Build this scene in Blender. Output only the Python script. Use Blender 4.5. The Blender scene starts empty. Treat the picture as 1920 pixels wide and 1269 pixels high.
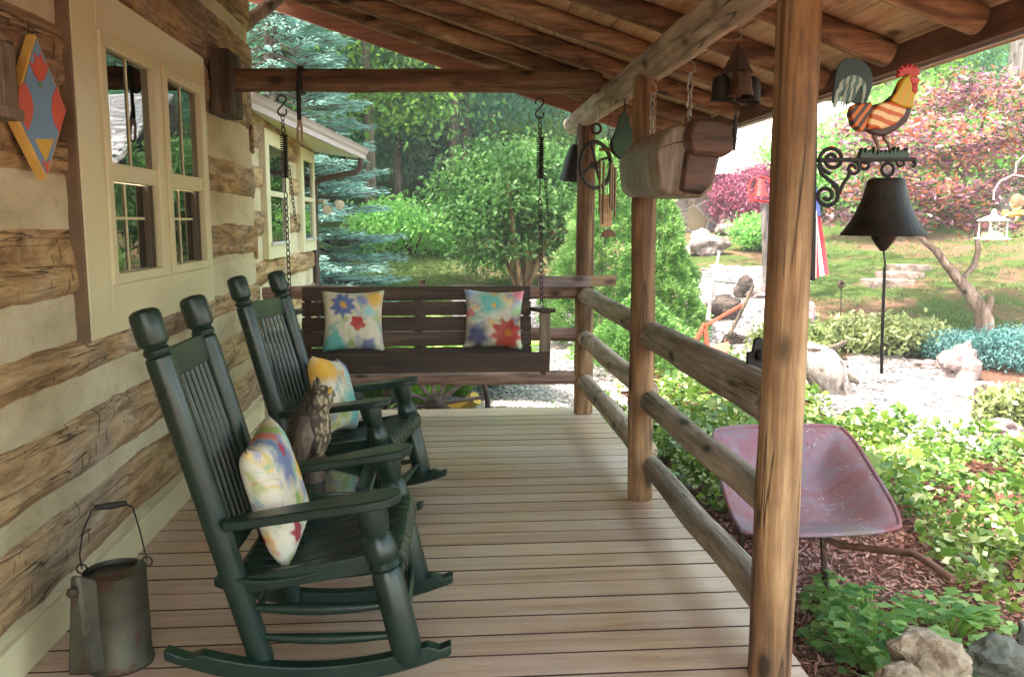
import bpy, bmesh, math, random
import numpy as np
from mathutils import Vector, Matrix, noise
random.seed(7); RNG = np.random.default_rng(7)
sc = bpy.context.scene; COL = sc.collection
PI = math.pi; rad = math.radians

# ------------------------------------------------------------------ camera, light, exposure
FPX, CX, CY = 1600., 960., 634.5
PITCH = math.atan(218/FPX); YAW = math.atan(122*math.cos(PITCH)/FPX)
CAM = Vector((0, 0, 1.46))
FW = Vector((math.sin(YAW)*math.cos(PITCH), math.cos(YAW)*math.cos(PITCH), -math.sin(PITCH)))
RT = Vector((math.cos(YAW), -math.sin(YAW), 0)); UP = RT.cross(FW)
cd = bpy.data.cameras.new("camera"); cam = bpy.data.objects.new("camera", cd); COL.objects.link(cam)
cd.sensor_width = 36; cd.lens = FPX/1920*36; cd.clip_start = .05; cd.clip_end = 600
M3 = Matrix((RT, UP, -FW)).transposed(); cam.matrix_world = Matrix.Translation(CAM) @ M3.to_4x4()
sc.camera = cam

SUN_EL, SUN_AZ = 61, -128      # degrees; azimuth from +Y towards +X: the sun stands over the house, behind and left of the camera
sd = bpy.data.lights.new("sun", 'SUN'); so = bpy.data.objects.new("sun", sd); COL.objects.link(so)
sd.energy = 2.0; sd.angle = rad(.6); sd.color = (1, .94, .84)
sdir = Vector((math.sin(rad(SUN_AZ))*math.cos(rad(SUN_EL)), math.cos(rad(SUN_AZ))*math.cos(rad(SUN_EL)), math.sin(rad(SUN_EL))))
so.rotation_euler = sdir.to_track_quat('Z', 'Y').to_euler(); so.location = (0, 0, 30)
w = bpy.data.worlds.new("World"); sc.world = w; w.use_nodes = True
sky = w.node_tree.nodes.new('ShaderNodeTexSky'); sky.sky_type = 'NISHITA'; sky.sun_disc = False
sky.sun_elevation = rad(SUN_EL); sky.sun_rotation = rad(SUN_AZ)
sky.air_density = 1.0; sky.dust_density = 2.5
bg = w.node_tree.nodes['Background']; bg.inputs[1].default_value = .15
wt = w.node_tree.nodes.new('ShaderNodeMixRGB'); wt.blend_type = 'MULTIPLY'; wt.inputs[0].default_value = 1; wt.inputs[2].default_value = (1, .885, .69, 1)   # warm daylight balance
w.node_tree.links.new(sky.outputs[0], wt.inputs[1]); w.node_tree.links.new(wt.outputs[0], bg.inputs[0])
sc.view_settings.view_transform = 'Standard'; sc.view_settings.look = 'None'; sc.view_settings.gamma = 1
sc.view_settings.exposure = 3.6
sc.cycles.max_bounces = 8; sc.cycles.diffuse_bounces = 5; sc.cycles.transmission_bounces = 4
sc.cycles.use_denoising = True

def ray(x, y): return FW + RT*(x-CX)/FPX - UP*(y-CY)/FPX
def atY(x, y, Y): d = ray(x, y); return CAM + d*(Y/d.y)          # the point seen at (x, y) that stands at depth Y
def atX(x, y, X): d = ray(x, y); return CAM + d*(X/d.x)
def atZ(x, y, z): d = ray(x, y); return CAM + d*((z-CAM.z)/d.z)
def sstep(a, b, x):
    t = min(1, max(0, (x-a)/(b-a))); return t*t*(3-2*t)
def terrain(x, y):
    z = -.45 + .10*max(0, y-8) + .08*max(0, y-22) + .12*max(0, y-45)
    z += .05*max(0, x-2)*sstep(8, 15, y)
    z += .10*max(0, x-7)*sstep(7, 13, y)*.5
    z -= .05*sstep(-3, -9, x)
    z += noise.noise((x*.35, y*.35, 3))*.07*sstep(7, 10, y)+noise.noise((x*.07, y*.07, 9))*.5*sstep(20, 40, y)
    return z
def onG(x, y):
    d = ray(x, y); t = 2.
    while t < 200:
        p = CAM + d*t
        if p.z < terrain(p.x, p.y): return p
        t += .05
    return p

# ------------------------------------------------------------------ mesh helpers
class MB:
    def __init__(s): s.v = []; s.f = []; s.c = []
    def add(s, vs, fs, c=None):
        o = len(s.v); s.v += [tuple(v) for v in vs]; s.f += [tuple(i+o for i in f) for f in fs]
        s.c += [random.random() if c is None else c]*len(fs)
    def box(s, x0, x1, y0, y1, z0, z1, c=None):
        s.add([(x0,y0,z0),(x1,y0,z0),(x1,y1,z0),(x0,y1,z0),(x0,y0,z1),(x1,y0,z1),(x1,y1,z1),(x0,y1,z1)],
              [(0,3,2,1),(4,5,6,7),(0,1,5,4),(1,2,6,5),(2,3,7,6),(3,0,4,7)], c); return s
    def bar(s, a, b, wd, th, up=(0,0,1), c=None, wd2=None, th2=None):
        a = Vector(a); b = Vector(b); d = (b-a).normalized(); u = Vector(up); r = d.cross(u).normalized(); u = r.cross(d)
        wd2 = wd if wd2 is None else wd2; th2 = th if th2 is None else th2; vs = []
        for p, ww, tt in ((a, wd, th), (b, wd2, th2)):
            vs += [p-r*ww/2-u*tt/2, p+r*ww/2-u*tt/2, p+r*ww/2+u*tt/2, p-r*ww/2+u*tt/2]
        s.add(vs, [(3,2,1,0),(4,5,6,7),(0,1,5,4),(1,2,6,5),(2,3,7,6),(3,0,4,7)], c); return s
    def tube(s, pts, r, n=12, cap=True, rough=0, seed=0, flat=1, up=None, closed=False, c=None):
        pts = [Vector(p) for p in pts]; m = len(pts)
        rs = r if isinstance(r, (list, tuple)) else [r]*m
        vs = []; fs = []; prev = None
        for i, p in enumerate(pts):
            if closed: d = pts[(i+1) % m]-pts[i-1]
            else: d = pts[min(i+1, m-1)]-pts[max(i-1, 0)]
            d.normalize()
            if prev is None:
                u = Vector(up) if up else (Vector((0,0,1)) if abs(d.z) < .9 else Vector((0,1,0)))
            else: u = prev
            u = (u-d*u.dot(d)).normalized(); prev = u; q = d.cross(u)
            for k in range(n):
                a = 2*PI*k/n; rr = rs[i]
                e = q*math.cos(a)*flat + u*math.sin(a)
                if rough: rr *= 1+rough*noise.noise(e*1.3+p*2.2+Vector((seed*7.1, 0, 0))) + rough*.5*noise.noise(e*3+p*7+Vector((0, seed*3.3, 0)))
                vs.append(p+e*rr)
        mm = m if closed else m-1
        for i in range(mm):
            j = (i+1) % m
            for k in range(n): fs.append((i*n+k, i*n+(k+1) % n, j*n+(k+1) % n, j*n+k))
        if cap and not closed: fs += [tuple(range(n))[::-1], tuple(range((m-1)*n, m*n))]
        s.add(vs, fs, c); return s
    def lathe(s, prof, c0=(0,0,0), ax=(0,0,1), n=24, cap=True, c=None):
        ax = Vector(ax).normalized(); c0 = Vector(c0); q = ax.orthogonal().normalized(); t = ax.cross(q); vs = []; fs = []
        for r, h in prof:
            for k in range(n):
                a = 2*PI*k/n; vs.append(c0+ax*h+(q*math.cos(a)+t*math.sin(a))*max(r, 1e-4))
        for i in range(len(prof)-1):
            for k in range(n): fs.append((i*n+k, i*n+(k+1) % n, (i+1)*n+(k+1) % n, (i+1)*n+k))
        if cap: fs += [tuple(range(n))[::-1], tuple(range((len(prof)-1)*n, len(prof)*n))]
        s.add(vs, fs, c); return s
    def prism(s, poly, d, c=None):            # poly: 3D points in one plane, extruded by vector d
        n = len(poly); P = [Vector(p) for p in poly]; d = Vector(d)
        s.add(P+[p+d for p in P], [tuple(range(n))[::-1], tuple(range(n, 2*n))]+[(i, (i+1) % n, (i+1) % n+n, i+n) for i in range(n)], c); return s
    def ell(s, c0, r, nu=16, nv=10, c=None):
        vs = []; fs = []; c0 = Vector(c0)
        for j in range(nv+1):
            ph = PI*j/nv
            for i in range(nu):
                a = 2*PI*i/nu; vs.append((c0.x+r[0]*math.sin(ph)*math.cos(a), c0.y+r[1]*math.sin(ph)*math.sin(a), c0.z+r[2]*math.cos(ph)))
        for j in range(nv):
            for i in range(nu): fs.append((j*nu+i, (j+1)*nu+i, (j+1)*nu+(i+1) % nu, j*nu+(i+1) % nu))
        s.add(vs, fs, c); return s
    def ring(s, c0, R, r, ax=(0,1,0), n=28, m=8, sx=1, sz=1):
        ax = Vector(ax).normalized(); q = ax.orthogonal().normalized(); t = ax.cross(q)
        if abs(ax.z) < .9: t = Vector((0,0,1)); t = (t-ax*t.dot(ax)).normalized(); q = t.cross(ax)
        s.tube([Vector(c0)+q*math.cos(2*PI*i/n)*R*sx+t*math.sin(2*PI*i/n)*R*sz for i in range(n)], r, m, closed=True, up=ax); return s

def wloc(o):
    v = Vector((0,0,0))
    while o: v += o.location; o = o.parent
    return v
def build(name, mb, mat, parent=None, bevel=0, smooth=True, subd=0, ang=38):
    me = bpy.data.meshes.new(name); me.from_pydata([Vector(v) for v in mb.v], [], mb.f)
    if parent: me.transform(Matrix.Translation(-wloc(parent)))
    a = me.attributes.new("col", 'FLOAT', 'FACE'); a.data.foreach_set("value", mb.c)
    bm = bmesh.new(); bm.from_mesh(me); bmesh.ops.recalc_face_normals(bm, faces=bm.faces)
    bm.to_mesh(me); bm.free()
    if bevel or smooth:
        me.shade_smooth()
        me.set_sharp_from_angle(angle=rad(ang))
    me.materials.append(mat)
    o = bpy.data.objects.new(name, me); COL.objects.link(o); o.parent = parent
    if bevel:
        b = o.modifiers.new("bevel", 'BEVEL'); b.width = bevel; b.segments = 2; b.limit_method = 'ANGLE'; b.angle_limit = rad(35); b.harden_normals = False
    if subd:
        b = o.modifiers.new("sub", 'SUBSURF'); b.levels = subd; b.render_levels = subd
    return o
def origin_to(o, loc):
    loc = Vector(loc); o.data.transform(Matrix.Translation(-loc)); o.location = loc; return o
def tag(o, label=None, cat=None, group=None, kind=None):
    if label: o['label'] = label
    if cat: o['category'] = cat
    if group: o['group'] = group
    if kind: o['kind'] = kind
    return o
def thing(name, loc, label, cat, group=None):
    o = bpy.data.objects.new(name, None); COL.objects.link(o); o.location = loc; o.empty_display_size = .1
    return tag(o, label, cat, group)
def copy_tree(o, parent=None):
    c = o.copy(); COL.objects.link(c); c.parent = parent
    for ch in list(o.children): copy_tree(ch, c)
    return c

# ------------------------------------------------------------------ materials
class NT:
    def __init__(s, name):
        s.m = bpy.data.materials.new(name); s.m.use_nodes = True; s.t = s.m.node_tree; s.b = s.t.nodes['Principled BSDF']; s.out = s.t.nodes['Material Output']
    def n(s, ty, ins=None, **kw):
        nd = s.t.nodes.new('ShaderNode'+ty)
        for k, v in kw.items(): setattr(nd, k, v)
        for k, v in (ins or {}).items(): s.set(nd.inputs[k], v)
        return nd
    def set(s, sock, v):
        if isinstance(v, bpy.types.Node): v = v.outputs[0]
        if isinstance(v, bpy.types.NodeSocket): s.t.links.new(v, sock)
        elif isinstance(v, tuple) and len(v) == 3 and sock.type == 'RGBA': sock.default_value = (*v, 1)
        else: sock.default_value = v
    def coord(s, scale=(1,1,1), off=None, kind='Object'):
        tc = s.n('TexCoord'); mp = s.n('Mapping', {0: tc.outputs[kind], 'Scale': scale})
        if off: mp.inputs['Location'].default_value = off
        return mp.outputs[0]
    def noise(s, vec, scale, detail=6, rough=.6, dist=0, out=0):
        return s.n('TexNoise', {'Vector': vec, 'Scale': scale, 'Detail': detail, 'Roughness': rough, 'Distortion': dist}).outputs[out]
    def vor(s, vec, scale, feature='F1', out=0, rnd=1.):
        nd = s.n('TexVoronoi', {'Vector': vec, 'Scale': scale, 'Randomness': rnd}, feature=feature); return nd.outputs[out]
    def ramp(s, fac, stops, interp='LINEAR'):
        nd = s.n('ValToRGB', {0: fac}); cr = nd.color_ramp; cr.interpolation = interp
        while len(cr.elements) < len(stops): cr.elements.new(.5)
        for e, (p, c) in zip(cr.elements, stops):
            e.position = p; e.color = (*c, 1) if isinstance(c, tuple) else (c, c, c, 1)
        return nd.outputs[0]
    def mix(s, fac, a, b, mode='MIX'):
        nd = s.n('MixRGB', {0: fac, 1: a, 2: b}, blend_type=mode); return nd.outputs[0]
    def math(s, op, a, b=0., c=0.):
        nd = s.n('Math', {0: a, 1: b, 2: c}, operation=op); return nd.outputs[0]
    def bump(s, h, strength=.3, dist=.01):
        nd = s.n('Bump', {'Height': h, 'Strength': strength, 'Distance': dist}); s.set(s.b.inputs['Normal'], nd.outputs[0]); return nd
    def base(s, c): s.set(s.b.inputs['Base Color'], c)
    def P(s, **k):
        mp = {'rough': 'Roughness', 'metal': 'Metallic', 'spec': 'Specular IOR Level', 'ior': 'IOR', 'coat': 'Coat Weight', 'trans': 'Transmission Weight'}
        for a, b in k.items(): s.set(s.b.inputs[mp[a]], b)
        return s.m

def wood(name, dark, mid, light, axis='z', scale=6, rough=.65, bump=.35, cracks=.5, tint=None, knots=True, spec=.35, blotch=None):
    t = NT(name); st = .07
    sc_ = {'x': (st,1,1), 'y': (1,st,1), 'z': (1,1,st)}[axis]
    v = t.coord(sc_); v0 = t.coord()
    n1 = t.noise(v, scale*2.2, 8, .62, 1.2); n2 = t.noise(v0, 2.2, 4, .6); n3 = t.noise(v, scale*9, 4, .7)
    c = t.ramp(n1, [(.32, dark), (.5, mid), (.68, light)])
    c = t.mix(t.ramp(n2, [(.4, 0.), (.65, .55)]), c, blotch or dark)
    c = t.mix(.55, c, t.ramp(n3, [(.33, (.22,)*3), (.67, (.72,)*3)]), 'OVERLAY')
    lg = t.noise(t.coord(sc_, (5,2,1)), scale*.9, 5, .6, .6); c = t.mix(.55, c, t.ramp(lg, [(.35, (.25,)*3), (.65, (.68,)*3)]), 'SOFT_LIGHT')
    h = n3
    if cracks:
        ck = t.ramp(t.noise(t.coord(tuple(x if x == 1 else .028 for x in sc_)), scale*2.6, 3, .5, .25), [(.487, 0.), (.5, 1.), (.513, 0.)])
        ck2 = t.math('MULTIPLY', ck, t.ramp(t.noise(v0, 2.1, 2), [(.44, 0.), (.54, cracks)]))
        c = t.mix(ck2, c, tuple(x*.25 for x in dark)); h = t.math('SUBTRACT', h, ck2)
    if knots:
        vk = t.vor(t.coord(tuple(6.5*(1 if x == 1 else .5) for x in sc_), (3.3, 1.7, .4)), 1.0)
        kk = t.ramp(vk, [(.10, 1.), (.15, .5), (.24, 0.)]); c = t.mix(t.math('MULTIPLY', kk, .92), c, tuple(x*.3 for x in dark)); h = t.math('MULTIPLY_ADD', kk, .8, h)
    rnd = t.n('ObjectInfo').outputs['Random']
    c = t.mix(.35, c, t.ramp(rnd, [(0., (.35,)*3), (1., (.65,)*3)]), 'SOFT_LIGHT')
    at = t.n('Attribute', attribute_name="col").outputs['Fac']
    c = t.mix(.5, c, t.ramp(at, [(0., (.38,)*3), (1., (.62,)*3)]), 'SOFT_LIGHT')
    t.base(c); t.bump(h, bump, .01); t.P(rough=rough, spec=spec); return t.m

def paint(name, col, rough=.4, var=.25, bump=.08, metal=0, spec=.5, chips=None, coat=0, scale=5):
    t = NT(name); v = t.coord(); n = t.noise(v, scale, 6, .65)
    c = t.ramp(n, [(.3, tuple(x*(1-var) for x in col)), (.7, tuple(min(1, x*(1+var)) for x in col))])
    if chips: c = t.mix(t.ramp(t.noise(v, chips[1], 8, .7, .6), [(chips[2], 0.), (chips[2]+.03, 1.)]), c, chips[0])
    t.base(c); t.bump(t.noise(v, scale*9, 4), bump, .01)
    t.set(t.b.inputs['Roughness'], t.ramp(n, [(.3, rough*.8), (.7, min(1, rough*1.3))])); t.P(metal=metal, spec=spec, coat=coat); return t.m

def leafmat(name, c0, c1, c2, trans=.45, rough=.5, tcol=None):
    t = NT(name); at = t.n('Attribute', attribute_name="col").outputs['Fac']; rnd = t.n('ObjectInfo').outputs['Random']
    big = t.noise(t.coord(), 1.3, 3)
    f = t.math('ADD', t.math('MULTIPLY', at, .7), t.math('MULTIPLY', big, .45)); f = t.math('ADD', f, t.math('MULTIPLY_ADD', rnd, .3, -.22))
    c = t.ramp(f, [(.1, c0), (.5, c1), (.95, c2)])
    t.base(c); t.P(rough=rough, spec=.4)
    tr = t.n('BsdfTranslucent', {0: t.mix(.6, c, tcol or tuple(min(1, x*2.2) for x in c1))})
    mx = t.n('MixShader', {0: trans}); t.t.links.new(t.b.outputs[0], mx.inputs[1]); t.t.links.new(tr.outputs[0], mx.inputs[2])
    t.t.links.new(mx.outputs[0], t.out.inputs[0]); return t.m

M = {}
# logs and lumber
M['post'] = wood('post_log', (.075,.038,.018), (.26,.145,.065), (.46,.30,.155), 'z', 5, .7, .5, .9)
M['logx'] = wood('log_along_x', (.10,.055,.03), (.24,.14,.075), (.38,.25,.14), 'x', 5, .7, .5, .8)
M['logy'] = wood('log_along_y', (.24,.17,.12), (.47,.37,.27), (.62,.52,.41), 'y', 5, .75, .5, 1.)
M['tie'] = wood('tie_log', (.07,.04,.025), (.21,.12,.065), (.36,.23,.13), 'x', 5, .7, .5, .6)
M['railx'] = wood('rail_log_x', (.13,.07,.05), (.30,.18,.14), (.45,.31,.25), 'x', 5, .75, .5, .6)
M['raily'] = wood('rail_log_y', (.15,.12,.085), (.33,.27,.205), (.47,.41,.33), 'y', 5, .75, .55, 1.)
M['rafter'] = wood('rafter_log', (.07,.036,.02), (.32,.18,.095), (.62,.43,.26), 'x', 5, .7, .5, .7)
M['roofboard'] = wood('roof_board', (.50,.33,.18), (.70,.52,.31), (.78,.61,.39), 'y', 3, .7, .2, .3)
M['fascia'] = wood('fascia_board', (.15,.07,.04), (.22,.11,.07), (.28,.15,.095), 'y', 4, .7, .2, .2)
M['fascia2'] = wood('tan_board', (.22,.14,.08), (.36,.25,.15), (.46,.34,.21), 'x', 4, .7, .2, .3)
M['barge'] = wood('barge_board', (.24,.11,.075), (.34,.17,.12), (.42,.22,.16), 'x', 3, .7, .2, .1, knots=False)
M['swing'] = wood('swing_wood', (.028,.015,.009), (.062,.034,.02), (.11,.063,.038), 'x', 5, .55, .2, .2, knots=False)
M['oldx'] = wood('weathered_board', (.16,.12,.11), (.28,.22,.20), (.40,.33,.30), 'x', 5, .8, .4, .6)
M['greywood'] = wood('grey_slats', (.13,.10,.075), (.24,.19,.14), (.34,.27,.20), 'z', 6, .85, .4, .5)
M['whitewood'] = wood('silver_bark', (.14,.11,.10), (.28,.24,.22), (.44,.40,.37), 'z', 4, .9, .6, .8)
M['trunk'] = wood('bark', (.05,.037,.027), (.13,.10,.075), (.24,.19,.15), 'z', 4, .9, .9, 1.)
M['trunk2'] = wood('maple_bark', (.10,.06,.045), (.26,.18,.14), (.42,.32,.27), 'z', 4, .9, .8, .8)
M['palebark'] = wood('pale_bark', (.08,.065,.06), (.18,.155,.15), (.30,.27,.265), 'z', 3, .9, .9, 1.)

def deckmat():
    t = NT('deck_boards'); v = t.coord((.06,1,1)); v0 = t.coord(); at = t.n('Attribute', attribute_name="col").outputs['Fac']
    off = t.n('VectorMath', {0: v, 1: t.n('CombineXYZ', {0: t.math('MULTIPLY', at, 30.), 1: t.math('MULTIPLY', at, 11.)}).outputs[0]}, operation='ADD').outputs[0]
    n1 = t.noise(off, 16, 8, .62, 1.5); n3 = t.noise(off, 90, 4, .7)
    c = t.ramp(n1, [(.3, (.32,.195,.12)), (.5, (.50,.34,.22)), (.7, (.60,.44,.30))])
    c = t.mix(t.ramp(t.noise(v0, 1.1, 4), [(.4, 0.), (.65, .6)]), c, (.54,.41,.37))
    c = t.mix(.8, c, t.ramp(at, [(0., (.34,.33,.32)), (.5, (.5,.5,.5)), (1., (.60,.61,.62))]), 'SOFT_LIGHT')
    nl = t.vor(t.coord((2.46,6.92,0), (.3,.5,0)), 1., rnd=.06); c = t.mix(t.math('MULTIPLY', t.ramp(nl, [(.018, 1.), (.026, 0.)]), .7), c, (.06,.045,.04))
    kn = t.ramp(t.vor(t.coord((1.3,5,1)), 1.5), [(.03, 1.), (.07, 0.)]); c = t.mix(t.math('MULTIPLY', kn, .65), c, (.10,.055,.03))
    st = t.ramp(t.noise(t.coord((.25,2.2,1)), 9, 6, .7, 1.), [(.62, 0.), (.72, .55)]); c = t.mix(st, c, (.17,.12,.09))
    t.base(c); t.bump(n3, .2, .004); t.set(t.b.inputs['Roughness'], t.ramp(n1, [(.3, .38), (.7, .56)])); t.P(spec=.55); return t.m
M['deck'] = deckmat(); M['gap_shade_grime'] = paint('board_edge_shade_grime', (.05,.022,.016), .9)  # board sides: shade of the gaps put into the colour, with weathered dirt
def hewn():
    t = NT('hewn_log'); v = t.coord((1,.16,1)); v0 = t.coord(); at = t.n('Attribute', attribute_name="col").outputs['Fac']
    n1 = t.noise(v, 9, 10, .68, 1.6); n2 = t.noise(v0, 1.7, 5, .6)
    c = t.ramp(n1, [(.30, (.085,.048,.024)), (.42, (.27,.165,.08)), (.55, (.48,.33,.17)), (.75, (.60,.47,.28))])
    c = t.mix(t.ramp(n2, [(.45, 0.), (.62, .75)]), c, t.ramp(n1, [(.3, (.11,.085,.06)), (.6, (.46,.38,.29)), (.8, (.56,.50,.43))]))
    gr = t.noise(v, 55, 5, .7, .8); c = t.mix(.45, c, t.ramp(gr, [(.3, (.25,)*3), (.7, (.68,)*3)]), 'OVERLAY')
    # adze cuts: short upright dark nicks
    cuts = t.vor(t.coord((1, 22, 3.6)), 1.6, rnd=1.); ck = t.math('MULTIPLY', t.ramp(cuts, [(.14, 1.), (.20, 0.)]), t.ramp(t.noise(v0, 2.3, 3), [(.47, 0.), (.55, 1.)]))
    c = t.mix(t.math('MULTIPLY', ck, .8), c, (.05,.03,.018))
    hs = t.math('MULTIPLY', t.ramp(t.noise(t.coord((1,.035,1), (0,3,0)), 15, 3, .5, .15), [(.493, 0.), (.5, 1.), (.507, 0.)]), t.ramp(n2, [(.4, .2), (.55, 1.)]))
    c = t.mix(t.math('MULTIPLY', hs, .75), c, (.06,.035,.02))
    wh = t.ramp(t.vor(v0, 11), [(.06, 1.), (.10, 0.)]); c = t.mix(t.math('MULTIPLY', wh, .7), c, (.06,.035,.02))
    c = t.mix(.6, c, t.ramp(at, [(0., (.36,.33,.31)), (1., (.6,.6,.6))]), 'SOFT_LIGHT')
    t.base(c); h = t.math('SUBTRACT', t.math('MULTIPLY_ADD', n1, .8, t.math('MULTIPLY', gr, .3)), t.math('MAXIMUM', ck, hs))
    t.bump(h, .9, .02); t.P(rough=.85, spec=.2); return t.m
M['hewn'] = hewn()
def chink():
    t = NT('chinking'); v = t.coord(); n = t.noise(t.coord((1,.5,1)), 3.5, 8, .65); f = t.noise(v, 60, 5, .7)
    c = t.ramp(n, [(.3, (.42,.36,.22)), (.52, (.61,.54,.36)), (.72, (.70,.64,.47))]); c = t.mix(.2, c, t.ramp(f, [(.3, (.3,)*3), (.7, (.7,)*3)]), 'OVERLAY')
    c = t.mix(t.ramp(t.noise(v, 6, 6, .7, 2), [(.60, 0.), (.68, .3)]), c, (.25,.2,.13))
    t.base(c); t.bump(t.math('MULTIPLY_ADD', n, 1.5, f), .8, .015); t.P(rough=.9, spec=.15); return t.m
M['chink'] = chink()
M['cream'] = paint('cream_trim', (.64,.59,.38), .45, .06, .05)
M['creamdark'] = paint('beige_trim', (.40,.33,.22), .55, .12, .1)
M['edge'] = paint('brown_edge', (.16,.10,.055), .6, .3, .3)
M['track'] = paint('window_track', (.10,.075,.05), .5, .2)
def glass():
    t = NT('window_glass'); t.base((.006,.007,.006)); n = t.noise(t.coord(), 1.6, 2); t.bump(n, .05, .05); t.P(rough=.015, ior=2.3, spec=.5); return t.m
M['glass'] = glass()
M['underdeck'] = paint('underdeck_shade', (.05,.04,.03), .9)
M['green'] = paint('green_paint', (.006,.021,.0145), .33, .14, .04, spec=.5, scale=5)
M['iron'] = paint('black_iron', (.018,.016,.015), .5, .3, .3, .3, scale=20)
M['rust'] = paint('rusty_iron', (.055,.035,.025), .65, .5, .5, .4, chips=((.14,.06,.03), 14, .58), scale=12)
M['steel'] = paint('chain_steel', (.32,.31,.29), .4, .2, .2, .8, scale=20)
M['bellm'] = paint('bell_iron', (.022,.018,.013), .5, .4, .25, .55, scale=14, chips=((.05,.035,.02), 9, .6))
M['redpaint'] = paint('red_paint', (.55,.03,.03), .35, .2, .05)
M['plough'] = paint('plough_red', (.36,.05,.025), .6, .3, .2, chips=((.2,.06,.03), 8, .6))
M['greeniron'] = paint('green_iron', (.02,.07,.045), .5, .5, .3, chips=((.04,.035,.025), 12, .6))
M['bronze'] = paint('bell_bronze', (.10,.055,.03), .38, .5, .2, .7, scale=25)
M['galv'] = paint('galvanized', (.065,.060,.040), .45, .45, .2, .5, chips=((.07,.035,.02), 7, .54), scale=7)
M['brown'] = paint('brown_metal', (.055,.03,.024), .45, .15)
M['gutter'] = paint('gutter_pink', (.42,.34,.33), .4, .08)
M['white'] = paint('white_paint', (.50,.49,.44), .5, .08)
M['black'] = paint('black_paint', (.02,.02,.02), .5, .2)
M['brass'] = paint('tube_brass', (.13,.09,.055), .35, .2, .05, .8)
M['yellowlog'] = paint('yellow_wood', (.42,.28,.05), .8, .35, .4)
def barrow():
    t = NT('barrow_steel'); v = t.coord(); n = t.noise(v, 3.2, 7, .65, .6); m2 = t.noise(v, 9, 8, .7)
    c = t.ramp(n, [(.3, (.17,.035,.04)), (.46, (.20,.075,.09)), (.56, (.18,.12,.15)), (.70, (.14,.11,.07))])
    c = t.mix(t.ramp(m2, [(.58, 0.), (.68, .6)]), c, (.34,.05,.03)); sp = t.ramp(t.noise(v, 34, 6, .8), [(.60, 0.), (.64, 1.)])
    msk = t.math('MULTIPLY', sp, t.ramp(t.noise(v, 5, 5), [(.44, 0.), (.52, 1.)])); c = t.mix(msk, c, (.6,.55,.45))
    c = t.mix(t.ramp(t.noise(v, 5, 9, .75, 1.), [(.63, 0.), (.66, .8)]), c, (.08,.045,.025))
    t.base(c); t.bump(m2, .3, .01); t.P(rough=.5, metal=.15); return t.m
M['barrow'] = barrow()
def trough():
    t = NT('old_trough'); v = t.coord((1,1,.15)); n = t.noise(v, 14, 8, .65, 1.); n0 = t.noise(t.coord(), 4, 6)
    c = t.ramp(n, [(.3, (.12,.08,.055)), (.5, (.26,.20,.15)), (.72, (.48,.42,.34))]); c = t.mix(t.ramp(n0, [(.45, 0.), (.62, .8)]), c, (.13,.06,.035))
    ck = t.ramp(t.noise(t.coord((.5,.08,1)), 5, 1, .4, .1), [(.495, 0.), (.5, 1.), (.505, 0.)]); c = t.mix(ck, c, (.02,.012,.01))
    t.base(c); t.bump(t.math('SUBTRACT', n, ck), .5, .01); t.P(rough=.42, spec=.5); return t.m
M['trough'] = trough()
M['troughdark'] = wood('trough_brown', (.05,.025,.016), (.14,.065,.038), (.25,.125,.075), 'x', 5, .42, .3, .5, spec=.5)
def stonewall():
    t = NT('stone_wall'); v = t.coord((1,1,1)); e = t.vor(v, 2.1, 'DISTANCE_TO_EDGE'); cc = t.vor(v, 2.1, 'F1', 1)
    c = t.mix(.25, (.24,.18,.17), cc, 'OVERLAY'); c = t.mix(t.ramp(e, [(.02, 1.), (.05, 0.)]), c, (.42,.38,.36)); t.base(c); t.bump(t.ramp(e, [(0., 0.), (.1, 1.)]), .6, .05); t.P(rough=.9); return t.m
M['stonewall'] = stonewall()
def shingle():
    t = NT('shingles'); v = t.coord(); b = t.n('TexBrick', {'Vector': v, 'Color1': (.62,.60,.64), 'Color2': (.5,.48,.52), 'Mortar': (.25,.24,.26), 'Scale': 1., 'Brick Width': .5, 'Row Height': .3, 'Mortar Size': .025})
    t.base(t.mix(.3, b.outputs[0], t.ramp(t.noise(v, 8), [(.3, (.3,)*3), (.7, (.7,)*3)]), 'OVERLAY')); t.P(rough=.8); return t.m
M['shingle'] = shingle()
def rockmat(name, a, b, c_):
    t = NT(name); v = t.coord(); n = t.noise(t.coord((1,1,2.2)), 5, 9, .7, .8); m2 = t.noise(v, 30, 6, .7)
    c = t.ramp(n, [(.3, a), (.52, b), (.72, c_)]); c = t.mix(.3, c, t.ramp(m2, [(.3, (.3,)*3), (.7, (.7,)*3)]), 'OVERLAY'); t.base(c); t.bump(t.math('ADD', n, m2), .8, .03); t.P(rough=.85, spec=.2); return t.m
M['rock'] = rockmat('pale_rock', (.12,.085,.055), (.36,.28,.19), (.62,.53,.40))
M['rocks'] = rockmat('step_stone', (.09,.06,.05), (.20,.15,.13), (.34,.28,.25))
M['rockg'] = rockmat('mossy_rock', (.05,.055,.04), (.14,.14,.11), (.26,.25,.22))
M['rockp'] = rockmat('pink_rock', (.10,.07,.07), (.25,.19,.185), (.46,.39,.38))
M['rockd'] = rockmat('dark_rock', (.02,.014,.012), (.06,.045,.04), (.14,.10,.09))

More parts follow.
